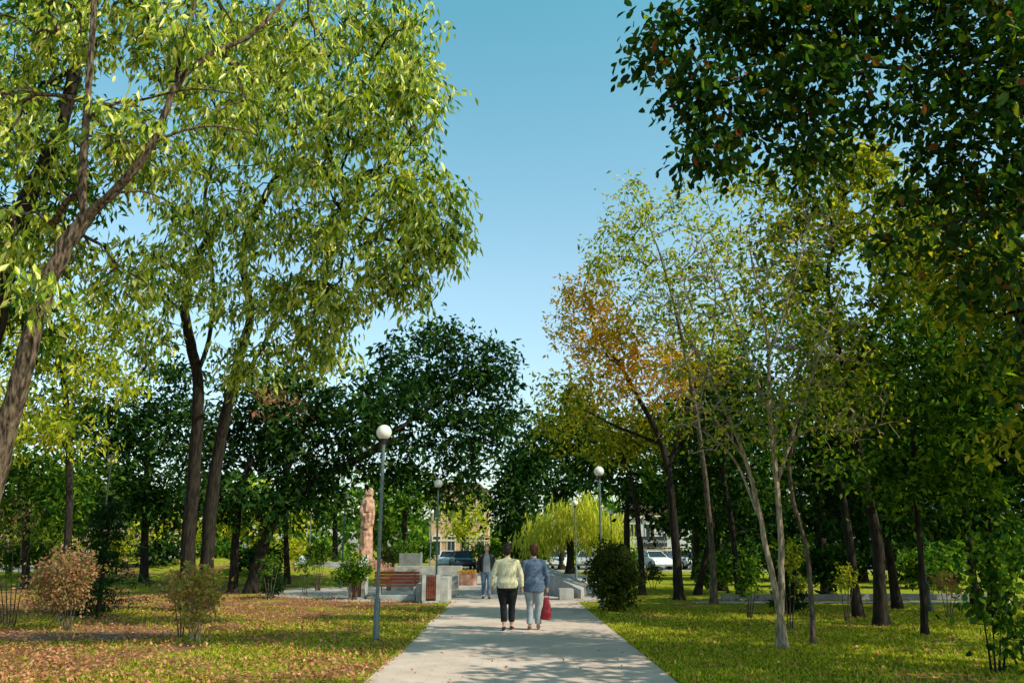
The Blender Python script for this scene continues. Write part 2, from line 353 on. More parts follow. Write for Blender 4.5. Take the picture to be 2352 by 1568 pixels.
# ---------------------------------------------------------------- setting
def sheet(name,poly,z,mat):
    mb=MB(); mb.add([(x,y,z) for x,y in poly],[tuple(range(len(poly)))]); return tag(mb.build(name,mat,smooth=False),kind='structure')
sheet('ground',[(-700,-300),(700,-300),(700,1200),(-700,1200)],0,M['lawn'])
sheet('path',[(-1.7,-6),(1.97,-6),(2.02,26),(-1.85,26)],.006,M['paving'])
sheet('plaza',[(-5.2,26.003),(2.6,26.003),(4.4,32),(4.6,60),(-9,60),(-9,30)],.006,M['plaza'])
sheet('side_path',[(5.5,25.2),(60,27.6),(60,29.2),(5.5,26.1)],.006,M['plaza'])
sheet('road',[(-120,62),(150,62),(150,76),(-120,76)],.008,M['asphalt'])
mb=MB()
for i in range(-30,36): mb.box((i*4,69,.0135),(2,.15,.003))
tag(mb.build('road_marking',M['line'],smooth=False),kind='structure')
mb=MB(); mb.box((15,61.8,.06),(270,.25,.12)); mb.box((15,76.2,.06),(270,.25,.12)); tag(mb.build('kerb',M['concrete'],smooth=False),kind='structure')
def hmound(x,y):
    return 1.25*math.exp(-((x+17)/9.5)**2-((y-47)/8)**2)-.06
mb=MB(); nx,ny=50,40; vs=[]
for j in range(ny+1):
    for i in range(nx+1):
        x=-42+i*(38/nx); y=30+j*(28/ny); vs.append((x,y,hmound(x,y)+.02*math.sin(x*3+y*2)))
mb.add(vs,[(j*(nx+1)+i,j*(nx+1)+i+1,(j+1)*(nx+1)+i+1,(j+1)*(nx+1)+i) for j in range(ny) for i in range(nx)])
tag(mb.build('lawn_mound',M['lawn']),kind='structure')
c=GP(200,15.8); pts=[(c.x+1.9*(1+.25*math.sin(3*a)+.12*math.sin(7*a))*math.cos(a),c.y+.9*(1+.2*math.sin(2*a+1)+.08*math.sin(9*a))*math.sin(a)) for a in np.linspace(0,2*PI,50,endpoint=False)]
sheet('bare_soil',pts,.006,M['soil'])
def inpath(x,y): return ((x>-1.72)&(x<2.0)&(y<26))|((y>=26)&(x>-5.5)&(x<3.5))
def patch(x,y): return np.sin(x*.9+1.3*np.sin(y*.6))*np.sin(y*.8+np.sin(x*.7))+.35*np.sin(x*2.7+y*1.9)
M['grass']=leafmat('grass_blade',[(.06,.11,.010),(.20,.26,.02),(.40,.43,.035),(.54,.50,.08)],.35)
n=230000; y=9.2+(1-np.sqrt(1-rng.random(n)*.97))*17; x=(rng.random(n)*2-1)*(y*.66+1.0)
keep=~inpath(x,y)&(rng.random(n)<np.where(x<0,np.clip(.50+.75*patch(x,y)-.05*np.clip(-x-2,0,5),.05,1),np.clip(.70+.6*patch(x,y),.12,1)))&(((x-c.x)/2)**2+((y-c.y)/1)**2>.8); x=x[keep];y=y[keep]; n=len(x)
a=rng.random(n)*2*PI; h=.02+.04*rng.random(n); wd=.007+.006*y/12; lean=rng.normal(size=(n,2))*.03
b0=np.stack([x-np.cos(a)*wd,y-np.sin(a)*wd,np.zeros(n)],1); b1=np.stack([x+np.cos(a)*wd,y+np.sin(a)*wd,np.zeros(n)],1); tp=np.stack([x+lean[:,0],y+lean[:,1],h],1)
o=npmesh('grass',np.stack([b0,b1,tp],1).reshape(-1,3),np.arange(n*3).reshape(-1,3),M['grass']); tag(o,'short green lawn grass on both sides of the path','grass',kind='stuff')
M['litter']=leafmat('fallen_leaf',[(.36,.14,.06),(.50,.24,.12),(.24,.10,.05),(.58,.34,.18),(.34,.13,.06)],.15)
n=52000; y=9.5+rng.random(n)**1.4*20; x=(rng.random(n)*2-1)*(y*.66+1)
pr=np.where(x<-1.7,np.clip(.60+.55*np.sin(x*1.1+.4)*np.sin(y*.7+2)+.06*(-x),.14,1),np.where(x<2,.004,.14)); k=rng.random(n)<pr; x=x[k];y=y[k]
V,Fc=leafgeo(np.stack([x,y,np.full(len(x),.03)],1),1,.008,.062,.042,0,up=2.2); V[:,2]=np.clip(V[:,2],.012,.12)
tag(npmesh('fallen_leaves',V,Fc,M['litter']),'reddish brown fallen leaves scattered over the lawns','fallen leaves',kind='stuff')
cl=[]
for i in range(900):
    x=rng.uniform(-115,125); y=rng.uniform(118,150); hh=8.5+3*math.sin(x*.11)+2*math.sin(x*.31+1); hh*= .62 if abs(x+3)<9 else 1
    cl.append((x,y,rng.random()**.7*hh+.3))
V,Fc=leafgeo(cl,16,.9,1.4,.8,.2,twk=2); tag(npmesh('distant_wood',V,Fc,M['leaf_green']),'far belt of trees closing the view beyond the buildings','wood',kind='stuff')
# ---------------------------------------------------------------- trees
PALE=(.225,.070,20,.24,1.1)
tree('leaning_tree','large leaning tree with rough forked trunk at the left edge and pale drooping leaves',
 [([(-120,None,9.3),(-60,1300,9.2),(-5,1060,9.1),(45,880,9),(100,680,9),(150,570,9),(195,500,9)],.145,.088),
  ([(195,500,9),(190,400,9),(200,250,9.0),(210,100,9.0),(225,-120,9.1)],.058,.03),
  ([(185,515,9),(250,450,8.9),(320,375,8.8),(370,280,8.8),(410,190,8.9),(480,125,9.0),(590,70,9.2),(700,-60,9.6)],.064,.022),
  ([(202,270,9.0),(260,240,8.8),(330,228,8.7),(440,205,8.6),(540,215,8.5)],.024,.008),
  ([(405,190,8.9),(415,120,8.9),(440,40,9),(470,-80,9)],.034,.016),
  ([(345,330,8.8),(420,300,8.8),(500,290,8.9),(590,310,9)],.022,.007),([(255,445,8.9),(330,440,9),(400,470,9.2)],.02,.007)],
 [(110,30,10.2,190,120,1.1,70),(380,60,10.3,210,140,1.1,88),(640,60,10.6,170,130,1.3,70),(60,300,10.4,110,140,1.1,46),(330,330,10.2,150,120,1.0,62),(60,560,10.6,120,100,1.0,46),(270,620,11.5,130,80,1,40),(30,150,11,120,160,1,34),(520,220,10,130,110,.9,42),(60,640,8.4,90,70,.3,8),(290,250,8.4,110,80,.2,8),(430,60,8.6,120,70,.3,12)],
 (.165,.050,21,.19,1.1),M['leaf_pale'],M['bark_warm'])
tree('dark_trunk_tree','tree with darker upright trunk rising just behind the leaning tree at the left edge',
 [([(-200,None,11.5),(-100,1100,11.4),(-10,740,11.3),(50,490,11.2),(100,380,11.2),(150,250,11.2),(190,60,11.3),(215,-150,11.4)],.16,.08)],
 [(60,-20,12,200,100,1.5,60),(40,480,12.5,100,120,1,45),(20,700,13,110,90,1,45),(-40,300,12.5,120,160,1.4,36),(180,420,12,90,110,1,40),(100,200,12.5,130,110,1,45)],
 (.18,.06,20,.22,.8),M['leaf_green'],M['bark_dark'])
tree('twin_trunk_tree','tall tree with two dark trunks and huge pale green drooping crown',
 [([(432,None,22),(432,1250,22),(448,1050,21.8),(455,880,21.5),(438,790,21),(425,700,20.5),(450,600,20),(520,480,19)],.21,.09),
  ([(470,None,22.3),(480,1200,22.2),(505,1020,22),(530,900,21.5),(555,800,21),(575,720,20.5),(560,560,19.5),(640,400,18)],.20,.08),
  ([(525,910,21.5),(590,820,21),(640,720,20),(720,600,18.5),(800,480,17)],.07,.03),
  ([(448,870,21.5),(480,780,21),(490,650,20),(470,450,18.5),(520,300,18)],.07,.035),
  ([(430,720,20.6),(390,690,20),(340,620,19)],.06,.03)],
 [(560,250,16,230,220,1.8,160),(790,260,15.5,210,230,1.8,180),(940,200,15,100,190,1.2,86),(960,450,15,105,130,1.2,82),(1020,545,14.8,75,75,.7,34),(760,520,16,210,150,1.8,134),(500,520,17.5,190,130,1.6,106),(920,630,15.5,120,65,1,48),(640,690,17.5,180,90,1.4,84),(720,800,17.5,90,75,1,42),(400,640,19,110,90,1.2,58),(880,40,15,150,100,1.2,76),(560,830,19,90,80,1,36),(780,700,16.5,100,60,1,32),(600,90,15.5,150,120,1.2,54),(330,760,20,80,80,1,30)],
 PALE,M['leaf_pale'],M['bark_dark'])
tree('spreading_dark_tree','broad dark green tree behind the tall left lamp, with leaning low trunk',
 [([(575,None,31),(600,1270,31),(640,1180,31),(720,1110,31.5),(830,1050,32),(930,1000,33)],.24,.12),
  ([(640,1180,31),(660,1080,31.5),(700,980,32),(760,900,32.5)],.14,.07),([(830,1050,32),(950,960,33),(1050,900,34)],.10,.05)],
 [(1000,870,34,180,115,3,180),(1130,850,35,80,90,2,54),(1080,1000,34,110,100,2,96),(870,960,32,160,140,3,180),(700,1010,32,150,110,3,125),(1045,1110,35,90,50,2,36),(1020,760,35,70,45,1.5,24),(720,1110,32,90,60,2,54),(660,890,32,110,60,2,40),(1170,960,36,50,60,1.5,24),(910,1080,34,60,40,2,24)],
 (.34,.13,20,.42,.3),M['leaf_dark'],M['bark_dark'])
tree('slim_dark_tree','slim dark-trunked tree directly left of the broad leaning-trunk dark tree',
 [([(535,None,31),(540,1260,31),(550,1150,31),(575,1050,31)],.18,.1)],
 [(560,1000,33,120,100,2,85),(600,900,34,90,60,2,40),(470,1010,33,110,90,2,60),(590,1150,30,120,60,1.5,70),(480,1130,29,90,60,1.5,44)],(.34,.12,18,.42,.3),M['leaf_dark'],M['bark_dark'])
tree('reddish_tree','small tree with reddish brown fading leaves between the dark trees on the left',
 [([(660,None,37),(655,1150,37),(650,1000,37)],.14,.06)],[(640,930,31,80,50,1.5,22),(680,1000,36,60,60,1.5,30)],(.27,.10,16,.4,.3),M['leaf_pink'],M['bark_dark'])
tree('dark_broadleaf_tree','dark layered tree in the left background beside the twin trunks',
 [([(330,None,37),(335,1150,37),(340,980,37)],.2,.1)],
 [(400,860,37,75,40,2,34),(360,950,37,120,60,2.5,84),(250,1000,37,130,80,2.5,90),(330,1060,37,130,80,2.5,90),(180,930,38,80,60,2,36),(350,1150,35,120,60,2,70)],(.36,.13,20,.48,.1),M['leaf_dark'],M['bark_dark'])
tree('yellow_green_tree','bright yellow-green tree in the left background behind the leaning trunk',
 [([(150,None,30),(160,1100,30),(150,900,30),(130,760,30)],.16,.08)],
 [(130,760,29,170,110,2.5,110),(240,850,29,80,70,2,44),(50,900,29,110,110,2,75),(10,720,29,90,120,2,46),(250,730,29,90,60,2,40),(30,560,29,90,90,2,30),(110,980,28,130,60,2,50)],(.30,.10,19,.40,.9),M['leaf_ygreen'],M['bark_dark'])
tree('far_left_dark_tree','dense dark tree standing low at the far left edge',
 [([(60,None,34),(60,1200,34),(60,1050,34)],.18,.1)],
 [(60,1060,34,120,80,2.5,85),(170,1110,34,110,80,2.5,85),(30,1170,35,90,60,2,60),(140,1190,33,90,50,2,44)],(.34,.12,20,.48,.2),M['leaf_green'],M['bark_dark'])
BG=(.50,.22,16,.55,.2)
for (nm,lab,px,D,lb,mt) in [
 ('background_tree','sunlit yellow-green tree behind the lawn mound at the left',380,62,[(390,1200,62,110,50,3,70),(330,1160,62,80,60,3,40)],'leaf_ygreen'),
 ('background_tree','yellow-green tree low behind the far left lawn',90,56,[(90,1200,56,140,60,3,95)],'leaf_ygreen'),
 ('background_tree','green tree between the twin trunks and the monument in the distance',600,60,[(600,1180,60,110,70,3,110),(520,1210,60,60,40,3,38)],'leaf_ygreen'),
 ('background_tree','mid green tree behind the stone monument',770,66,[(780,1150,66,130,80,4,110),(700,1190,66,70,50,3,44)],'leaf_green'),
 ('background_tree','round green tree in the distance beside the short left lamps',930,58,[(930,1140,58,75,85,3,110),(890,1210,62,50,50,3,45)],'leaf_green'),
 ('background_tree','pale green tree in the distance below the broad dark crown',1065,78,[(1075,1205,78,60,40,3,44),(1060,1150,80,60,60,3,34)],'leaf_ygreen'),
 ('background_tree','dark green tall tree rising over the middle of the path end',1190,62,[(1190,1100,62,65,80,3,110),(1180,1185,62,60,70,3,100),(1230,1030,62,70,80,3,80)],'leaf_dark'),
 ('background_tree','dark green tree right behind the willow',1290,66,[(1290,1100,66,100,80,3,110)],'leaf_dark'),
 ('background_tree','dark tree behind the orange-tinted tree, right of the willow',1440,50,[(1420,1050,50,120,90,3,115),(1330,1000,50,120,80,3,80),(1510,1150,50,80,70,3,70)],'leaf_dark'),
 ('background_tree','green tree behind the shop sign on the right',1600,46,[(1600,1000,46,130,110,3,110),(1630,1160,46,110,80,3,100)],'leaf_dark'),
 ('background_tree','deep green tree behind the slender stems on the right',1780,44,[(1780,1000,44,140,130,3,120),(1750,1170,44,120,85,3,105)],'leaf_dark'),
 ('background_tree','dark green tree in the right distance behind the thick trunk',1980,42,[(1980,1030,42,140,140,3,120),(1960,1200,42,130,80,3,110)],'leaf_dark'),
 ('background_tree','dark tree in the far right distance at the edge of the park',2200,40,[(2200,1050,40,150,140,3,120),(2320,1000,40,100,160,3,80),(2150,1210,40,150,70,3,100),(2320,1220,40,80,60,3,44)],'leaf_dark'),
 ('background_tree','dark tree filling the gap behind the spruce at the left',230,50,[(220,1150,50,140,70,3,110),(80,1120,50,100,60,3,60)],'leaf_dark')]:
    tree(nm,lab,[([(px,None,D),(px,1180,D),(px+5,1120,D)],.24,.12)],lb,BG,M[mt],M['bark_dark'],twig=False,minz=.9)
tree('willow_tree','pale yellow-green weeping willow at the end of the path, right of the middle',
 [([(1310,None,56),(1310,1220,56),(1305,1170,56)],.3,.15)],[(1310,1185,56,80,50,2.5,90),(1240,1215,56,55,50,2,56),(1395,1200,56,60,50,2,60),(1350,1150,57,50,30,2,24)],(.6,.09,20,.55,2.0),M['leaf_willow'],M['bark_dark'],twig=False,minz=.8)
for (nm,lab,px,D,lb,mt) in [
 ('mid_green_tree','mid green tree filling the space behind the tall slender pale tree',1660,33,[(1650,900,33,130,120,2,90),(1560,1060,33,120,80,2,66),(1720,1060,33,120,90,2,70),(1700,770,33,110,100,2,55)],'leaf_green'),
 ('mid_green_tree','full green tree behind the slender stems and left of the thick trunk',1900,29,[(1880,900,29,150,120,2,95),(1850,740,29,120,90,2,48),(2020,860,29,130,120,2,75),(1900,1070,29,150,90,2,90),(2060,1060,29,110,90,2,60)],'leaf_green'),
 ('mid_green_tree','dense green tree in the right shade close to the frame edge',2290,21,[(2260,900,21,120,120,1.5,80),(2300,1090,21,110,90,1.5,60),(2200,720,21,130,90,1.5,60),(2180,1060,21,90,80,1.5,44)],'leaf_dark')]:
    tree(nm,lab,[([(px,None,D),(px-15,1200,D),(px+5,1050,D),(px+28,900,D)],.18,.08)],lb,(.26,.11,19,.36,.4),M[mt],M['bark_dark'])
tree('orange_tinted_tree','tree with golden orange autumn crown right of the path over the right lamp',
 [([(1560,None,27),(1552,1250,27),(1540,1120,27),(1520,1020,27),(1470,920,26.5),(1420,830,26)],.17,.06),
  ([(1535,1080,27),(1570,960,27),(1600,860,27),(1590,760,27)],.08,.035),([(1520,1020,27),(1420,980,27),(1340,940,27)],.06,.025)],
 [(1380,760,26,125,90,2,115),(1350,670,26,80,55,1.5,40),(1460,850,26,145,90,2,110),(1580,830,27,100,90,2,50)],
 (.20,.08,18,.3,.4),M['leaf_orange'],M['bark_dark'])
tree('mixed_autumn_tree','green tree with a few yellow leaves directly below the golden orange crown',
 [([(1475,None,30),(1470,1250,30),(1450,1100,30),(1400,980,30)],.14,.05)],
 [(1320,900,29,110,70,2,70),(1480,980,29,130,70,2,75),(1400,1010,29,130,60,2,70),(1290,960,30,70,60,2,36)],
 (.22,.09,18,.32,.4),M['leaf_mixed'],M['bark_dark'])
tree('tall_pale_tree','tall slender tree with thin pale yellow-green top standing above the orange-tinted one',
 [([(1640,None,25),(1630,1200,25),(1600,950,24.5),(1560,750,24),(1520,600,24),(1490,520,24)],.11,.012),([(1600,950,24.5),(1640,760,24),(1640,600,24)],.05,.014)],
 [(1460,510,24,75,110,1.3,66),(1400,610,24,80,80,1.3,48),(1530,640,24,110,110,1.5,80),(1650,560,23,110,140,1.5,80),(1560,460,24,50,70,1,18),(1640,760,24,130,90,1.5,66),(1480,740,24.5,90,70,1.3,30),(1450,420,24,20,40,.4,6)],(.18,.075,14,.28,.4),M['leaf_ygreen'],M['bark_grey'])
tree('multi_stem_tree','slender multi-stemmed tree with pale bare branches fanning out on the right lawn',
 [([(1805,None,13.8),(1785,1380,13.8),(1748,1200,13.8),(1715,1060,13.7),(1665,940,13.6),(1610,830,13.5),(1560,730,13.5)],.062,.014),
  ([(1790,None,13.9),(1795,1300,13.9),(1785,1120,13.9),(1768,950,13.8),(1762,780,13.7),(1735,640,13.5),(1715,540,13.5)],.066,.012),
  ([(1782,1120,13.9),(1820,1000,13.8),(1860,880,13.6),(1900,760,13.4),(1930,670,13.3)],.034,.011),
  ([(1768,950,13.8),(1730,850,13.8),(1690,740,13.9),(1640,620,14),(1610,540,14)],.03,.01),
  ([(1765,820,13.7),(1800,720,13.6),(1830,620,13.5),(1850,540,13.5)],.026,.01),
  ([(1740,1180,13.8),(1690,1060,13.9),(1630,1000,14),(1560,960,14)],.026,.009),
  ([(1800,1020,13.8),(1880,980,13.4),(1960,990,13.2),(2040,970,13)],.024,.008),
  ([(1715,1060,13.7),(1640,960,13.3),(1560,900,13.1),(1490,870,13)],.024,.008),
  ([(1775,1050,13.9),(1800,900,13.2),(1870,800,12.8),(1960,740,12.5)],.026,.008)],
 [(1750,640,13.6,190,150,1.2,160),(1860,830,13.2,180,130,1,170),(1620,820,13.5,150,140,1,170),(1600,640,14,120,120,1,74),(1950,960,13.2,140,90,.8,80),(1640,980,13.5,140,90,.8,100),(1830,540,13.5,130,110,1,64),(1760,900,13.2,120,120,.8,90)],
 (.11,.055,6,.2,.5),M['leaf_mixed'],M['bark_pale'],tip=.0066,bare=.55)
tree('slim_foreground_tree','thin straight tree just right of the multi-stemmed one on the right lawn',
 [([(1868,None,14.4),(1862,1350,14.4),(1848,1240,14.4),(1822,1150,14.3),(1815,1050,14.3),(1850,940,14.2),(1900,860,14)],.05,.02)],
 [(1850,930,14.2,110,90,1,44),(1920,1060,14,90,50,.8,26)],(.12,.06,9,.2,.5),M['leaf_green'],M['bark_grey'],tip=.005)
tree('thick_dark_tree','thick dark trunk tree on the right lawn with tall yellow-green crown',
 [([(2025,None,18),(2015,1250,18),(1985,1100,18),(1955,950,17.8),(1925,800,17.5),(1900,640,17),(1930,520,17)],.15,.03),
  ([(1940,880,17.7),(2020,740,17.2),(2080,600,17)],.07,.03)],
 [(1960,400,17,130,110,1.6,115),(2060,520,17,130,110,1.6,105),(1850,520,17.5,100,100,1.5,64),(1830,640,17.5,140,90,1.5,64),(2100,660,16.5,130,90,1.5,64),(1920,760,17.5,150,90,1.5,74),(1750,420,18,100,60,1.2,26),(1950,880,18,130,80,1.5,60)],
 (.19,.085,19,.27,.5),M['leaf_mixed'],M['bark_dark'])
tree('broad_green_tree','full green tree with glossy dark leaves on the right side above the black-trunked sapling',
 [([(2125,None,16),(2115,1280,16),(2105,1150,16),(2100,1000,16),(2130,850,15.8)],.07,.035)],
 [(2130,950,16,160,110,1.6,105),(2180,1100,16,140,80,1.4,80),(2050,1080,16.5,90,80,1.2,46),(2210,830,15.5,140,90,1.5,86),(2100,780,16,120,70,1.4,54)],
 (.17,.08,18,.25,.4),M['leaf_green'],M['bark_dark'])
tree('edge_green_tree','mid green tree at the right edge with bright leaves near the frame side',
 [([(2420,None,11),(2400,1100,11),(2370,850,10.8),(2330,650,10.6)],.13,.06)],
 [(2270,620,10.4,130,90,1.2,70),(2340,800,10.8,110,110,1.2,54),(2130,560,10.2,140,70,.9,52),(2340,980,11,80,80,1.1,24),(2340,480,10.3,110,80,1.2,54),(2200,700,10.8,90,60,.8,26),(2560,700,10.6,140,250,1.6,120)],
 (.15,.068,17,.24,.5),M['leaf_mixed'],M['bark_dark'])
for (px,D,r,lab,x2) in [(1972,20,.13,'dark tree trunk standing left of the thick dark trunk on the right lawn',1945),(2062,23,.14,'dark tree behind and right of the thick dark trunk',2030),(1600,30,.14,'dark tree just right of the orange-tinted one',1635),(1700,27,.12,'dark tree between the shop sign and the slender stems',1680),(2240,24,.12,'dark tree near the right edge behind the young sapling',2220)]:
    tree('dark_park_tree',lab,[([(px,None,D),(x2,1200,D),(x2-18,1080,D),(x2-10,950,D)],r*.9,r*.5)],
     [(x2-20,980,D+.5,120,90,1.5,80),(x2+10,870,D+.5,100,80,1.5,46),(x2-30,1100,D+1,120,75,1.5,74),(x2+40,1190,D+1.5,110,50,1.2,44)],(.25,.11,17,.35,.4),M['leaf_dark'],M['bark_dark'],group=None)
NEAR=(.098,.047,18,.16,.6)
tree('overhanging_tree','dark large-leafed tree overhanging the top right corner of the view',
 [([(3000,None,6.5),(2950,900,6.4),(2820,400,6.3),(2650,100,6.2),(2400,-150,6.1)],.18,.1),
  ([(2820,400,6.3),(2500,280,6.2),(2200,180,6.1),(1900,150,6.1),(1650,200,6.1)],.05,.01),
  ([(2650,100,6.2),(2200,0,6),(1900,-40,6),(1650,0,6)],.045,.01),([(2900,600,6.4),(2600,520,6.3),(2350,480,6.3),(2150,520,6.3)],.045,.01)],
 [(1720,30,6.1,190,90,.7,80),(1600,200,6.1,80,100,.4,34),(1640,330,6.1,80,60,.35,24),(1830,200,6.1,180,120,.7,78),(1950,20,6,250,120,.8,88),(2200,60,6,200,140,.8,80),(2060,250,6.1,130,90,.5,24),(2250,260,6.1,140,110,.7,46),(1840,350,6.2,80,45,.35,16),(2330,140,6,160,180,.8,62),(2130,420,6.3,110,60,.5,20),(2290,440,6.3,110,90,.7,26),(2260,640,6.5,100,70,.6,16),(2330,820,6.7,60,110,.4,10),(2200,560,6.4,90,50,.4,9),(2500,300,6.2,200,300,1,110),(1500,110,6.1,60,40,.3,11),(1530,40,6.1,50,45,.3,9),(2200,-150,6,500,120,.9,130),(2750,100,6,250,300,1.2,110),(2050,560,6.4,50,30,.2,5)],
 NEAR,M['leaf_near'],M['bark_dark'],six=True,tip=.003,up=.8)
tree('added_high_crown_tree','tall tree added beyond the right edge, its high crown shading lawn and path',  # added crown above the view, lobes set to throw dappled shade bands
 [([(3050,None,10),(3000,900,10),(2900,300,10),(2700,-100,10),(2500,-350,10)],.25,.12),
  ([(2700,-100,10),(2300,-260,9.8),(1900,-300,9.5),(1500,-320,9.3)],.09,.03)],
 [(1650,-340,9.3,190,70,.7,34),(1950,-270,9.3,140,70,.4,28),(2250,-310,9.6,170,80,.4,32),(2750,-150,9.6,220,120,.6,52),(3000,100,9.2,200,160,.6,50),(2600,-440,8.4,280,90,.4,44),(1350,-500,8.3,190,70,.5,28),(2900,-300,12.5,200,120,.5,40),(1900,-420,11.4,300,60,.35,44),(2500,-420,11.8,240,70,.35,36),(1300,-420,11.0,200,60,.3,26),(3100,-100,14.5,240,120,.6,40)],
 (.28,.15,34,.40,.4),M['leaf_green'],M['bark_dark'],tip=.012)
for i,(x,y,h,f) in enumerate([(11.8,12.4,9,1),(15.4,16,9.5,1),(7.8,7.2,7.6,1),(19,21,9,1),(11.4,6.2,9,1),(14.2,19.6,8.5,1)]):  # off-frame trees added to cast shade onto the lawn and near path
    b=Vector((x,y,0)); r=empty('added_shade_tree',b,['broad tree added beyond the right edge to shade the right lawn','taller shade tree added beyond the right edge further along the lawn','tree added close to the viewer on the right to shade the near path','shade tree added far beyond the right edge by the side path','tall shade tree added beyond the right edge next to the viewer','tree added at the right margin to shade the lawn around the thick trunk'][i],'tree')
    mb=MB(); mb.tube([(0,0,-.1),(.1,0,h*.3),(0,.15,h*.55),(.1,0,h*.8)],[.2,.15,.11,.05],10)
    for k in range(9):
        a=k*2.4; z=h*(.35+.05*k); e=(1.9*math.cos(a),1.9*math.sin(a),z+1); mb.tube([(0,0,z-.3),(e[0]*.5,e[1]*.5,z+.3),e],[.06,.04,.015],6)
    mb.build('trunk',M['bark_dark'],r); nn=int(100*f)
    d=norm(rng.normal(size=(nn,3))); cl=np.array([0,0,h*.66])+d*(rng.random((nn,1))**.5)*np.array([2.5,2.5,h*.28])
    V,Fc=leafgeo(cl,22,.40,.32,.19,.4); npmesh('crown',V,Fc,M['leaf_green'],r)
# ---------------------------------------------------------------- shrubs
def shrub(name,label,px,D,rx,ry,cy,n,leaf,mt,bm='bark_grey',nst=7,depth=None,cat='shrub',extra=None,group=None,six=False,minz=.1):
    st=[]
    for k in range(nst):
        a=(k-(nst-1)/2)/max(1,nst-1)*2
        st.append(([(px+a*rx*.15,None,D+random.uniform(-.1,.1)),(px+a*rx*.4,(gy(D)+cy)/2,D+random.uniform(-.2,.2)),(px+a*rx*.7,cy-ry*.4*random.random(),D+random.uniform(-.3,.3))],.014,.005))
    lob=[(px,cy,D,rx,ry,depth or rx*S(D),n)]+(extra or [])
    return tree(name,label,st,lob,leaf,M[mt],M[bm],cat=cat,sub=3,tip=.003,minz=minz,six=six,group=group)
shrub('round_bush','dense round dark bush hiding the base of the right lamp beside the path',1408,22,54,72,1318,300,(.085,.055,33,.10,.2),'leaf_bush','bark_dark')
shrub('pink_shrub','rounded shrub with dusty pink and green leaves on the left lawn',150,17,62,64,1328,160,(.075,.045,18,.13,.2),'leaf_pink',extra=[(110,1370,17,35,35,.3,22),(190,1300,17,30,40,.3,20)])
shrub('pink_shrub','slender sparse shrub with green and reddish leaves in front of the twin trunks',448,15,50,66,1350,80,(.08,.045,15,.13,.3),'leaf_redgreen','bark_pale',nst=5,extra=[(450,1420,15,26,40,.3,14)])
shrub('pink_shrub','small pinkish leafy clump at the left side of the sparse reddish shrub',415,15.3,26,40,1345,26,(.08,.045,14,.10,.3),'leaf_pink',nst=3)
shrub('bare_shrub','mostly bare brown-stemmed shrub at the left edge of the lawn',20,18,90,80,1200,90,(.06,.035,4,.12,.2),'leaf_pink','bark_warm',nst=6)
shrub('clipped_bush','small clipped round bush on the lawn left of the monument steps',730,33,28,26,1265,60,(.1,.06,30,.12,.1),'leaf_green')
shrub('garden_bush','green bush behind the plaza edge beside the tall left lamp',812,27,38,30,1312,70,(.11,.07,26,.13,.1),'leaf_green',depth=.8)
shrub('garden_bush','small round green bush right of the lamp pole behind the bench',893,33,22,22,1272,45,(.1,.06,24,.11,.1),'leaf_bush')
shrub('low_plant','low leafy plant on the left lawn near the clipped bush',620,27,28,22,1300,30,(.1,.04,16,.12,.1),'leaf_green',nst=4)
shrub('edge_shrub','bright green leafy shrub in the bottom right corner',2290,11.2,80,70,1280,34,(.105,.07,12,.18,.5),'leaf_green','bark_dark',nst=4,extra=[(2335,1440,11,45,90,.4,20),(2330,1220,11.3,60,60,.4,12),(2260,1370,11.2,50,50,.3,14)],six=True)
shrub('young_plant','young yellow-green sapling on the right lawn by the slender stems',1815,17,26,55,1290,26,(.09,.05,16,.1,.2),'leaf_ygreen',nst=3)
shrub('young_plant','small yellow shrub in the shade left of the thick dark trunk',1945,19,24,30,1325,24,(.08,.05,14,.1,.2),'leaf_ygreen',nst=4)
shrub('young_plant','reddish small shrub on the right lawn near the young sapling',2180,20,34,26,1340,30,(.08,.05,12,.1,.2),'leaf_pink',nst=4)
shrub('young_plant','dark leafy bush at the foot of the slender stems behind them',1722,20,28,62,1310,50,(.1,.06,18,.12,.2),'leaf_green','bark_dark',nst=4)
shrub('young_plant','small green bush beside the cars right of the round bush',1500,34,24,20,1312,26,(.12,.07,20,.13,.1),'leaf_bush',nst=3)
shrub('young_plant','low bush in front of the monument steps',700,30,20,22,1300,24,(.1,.05,14,.12,.1),'leaf_green',nst=3)
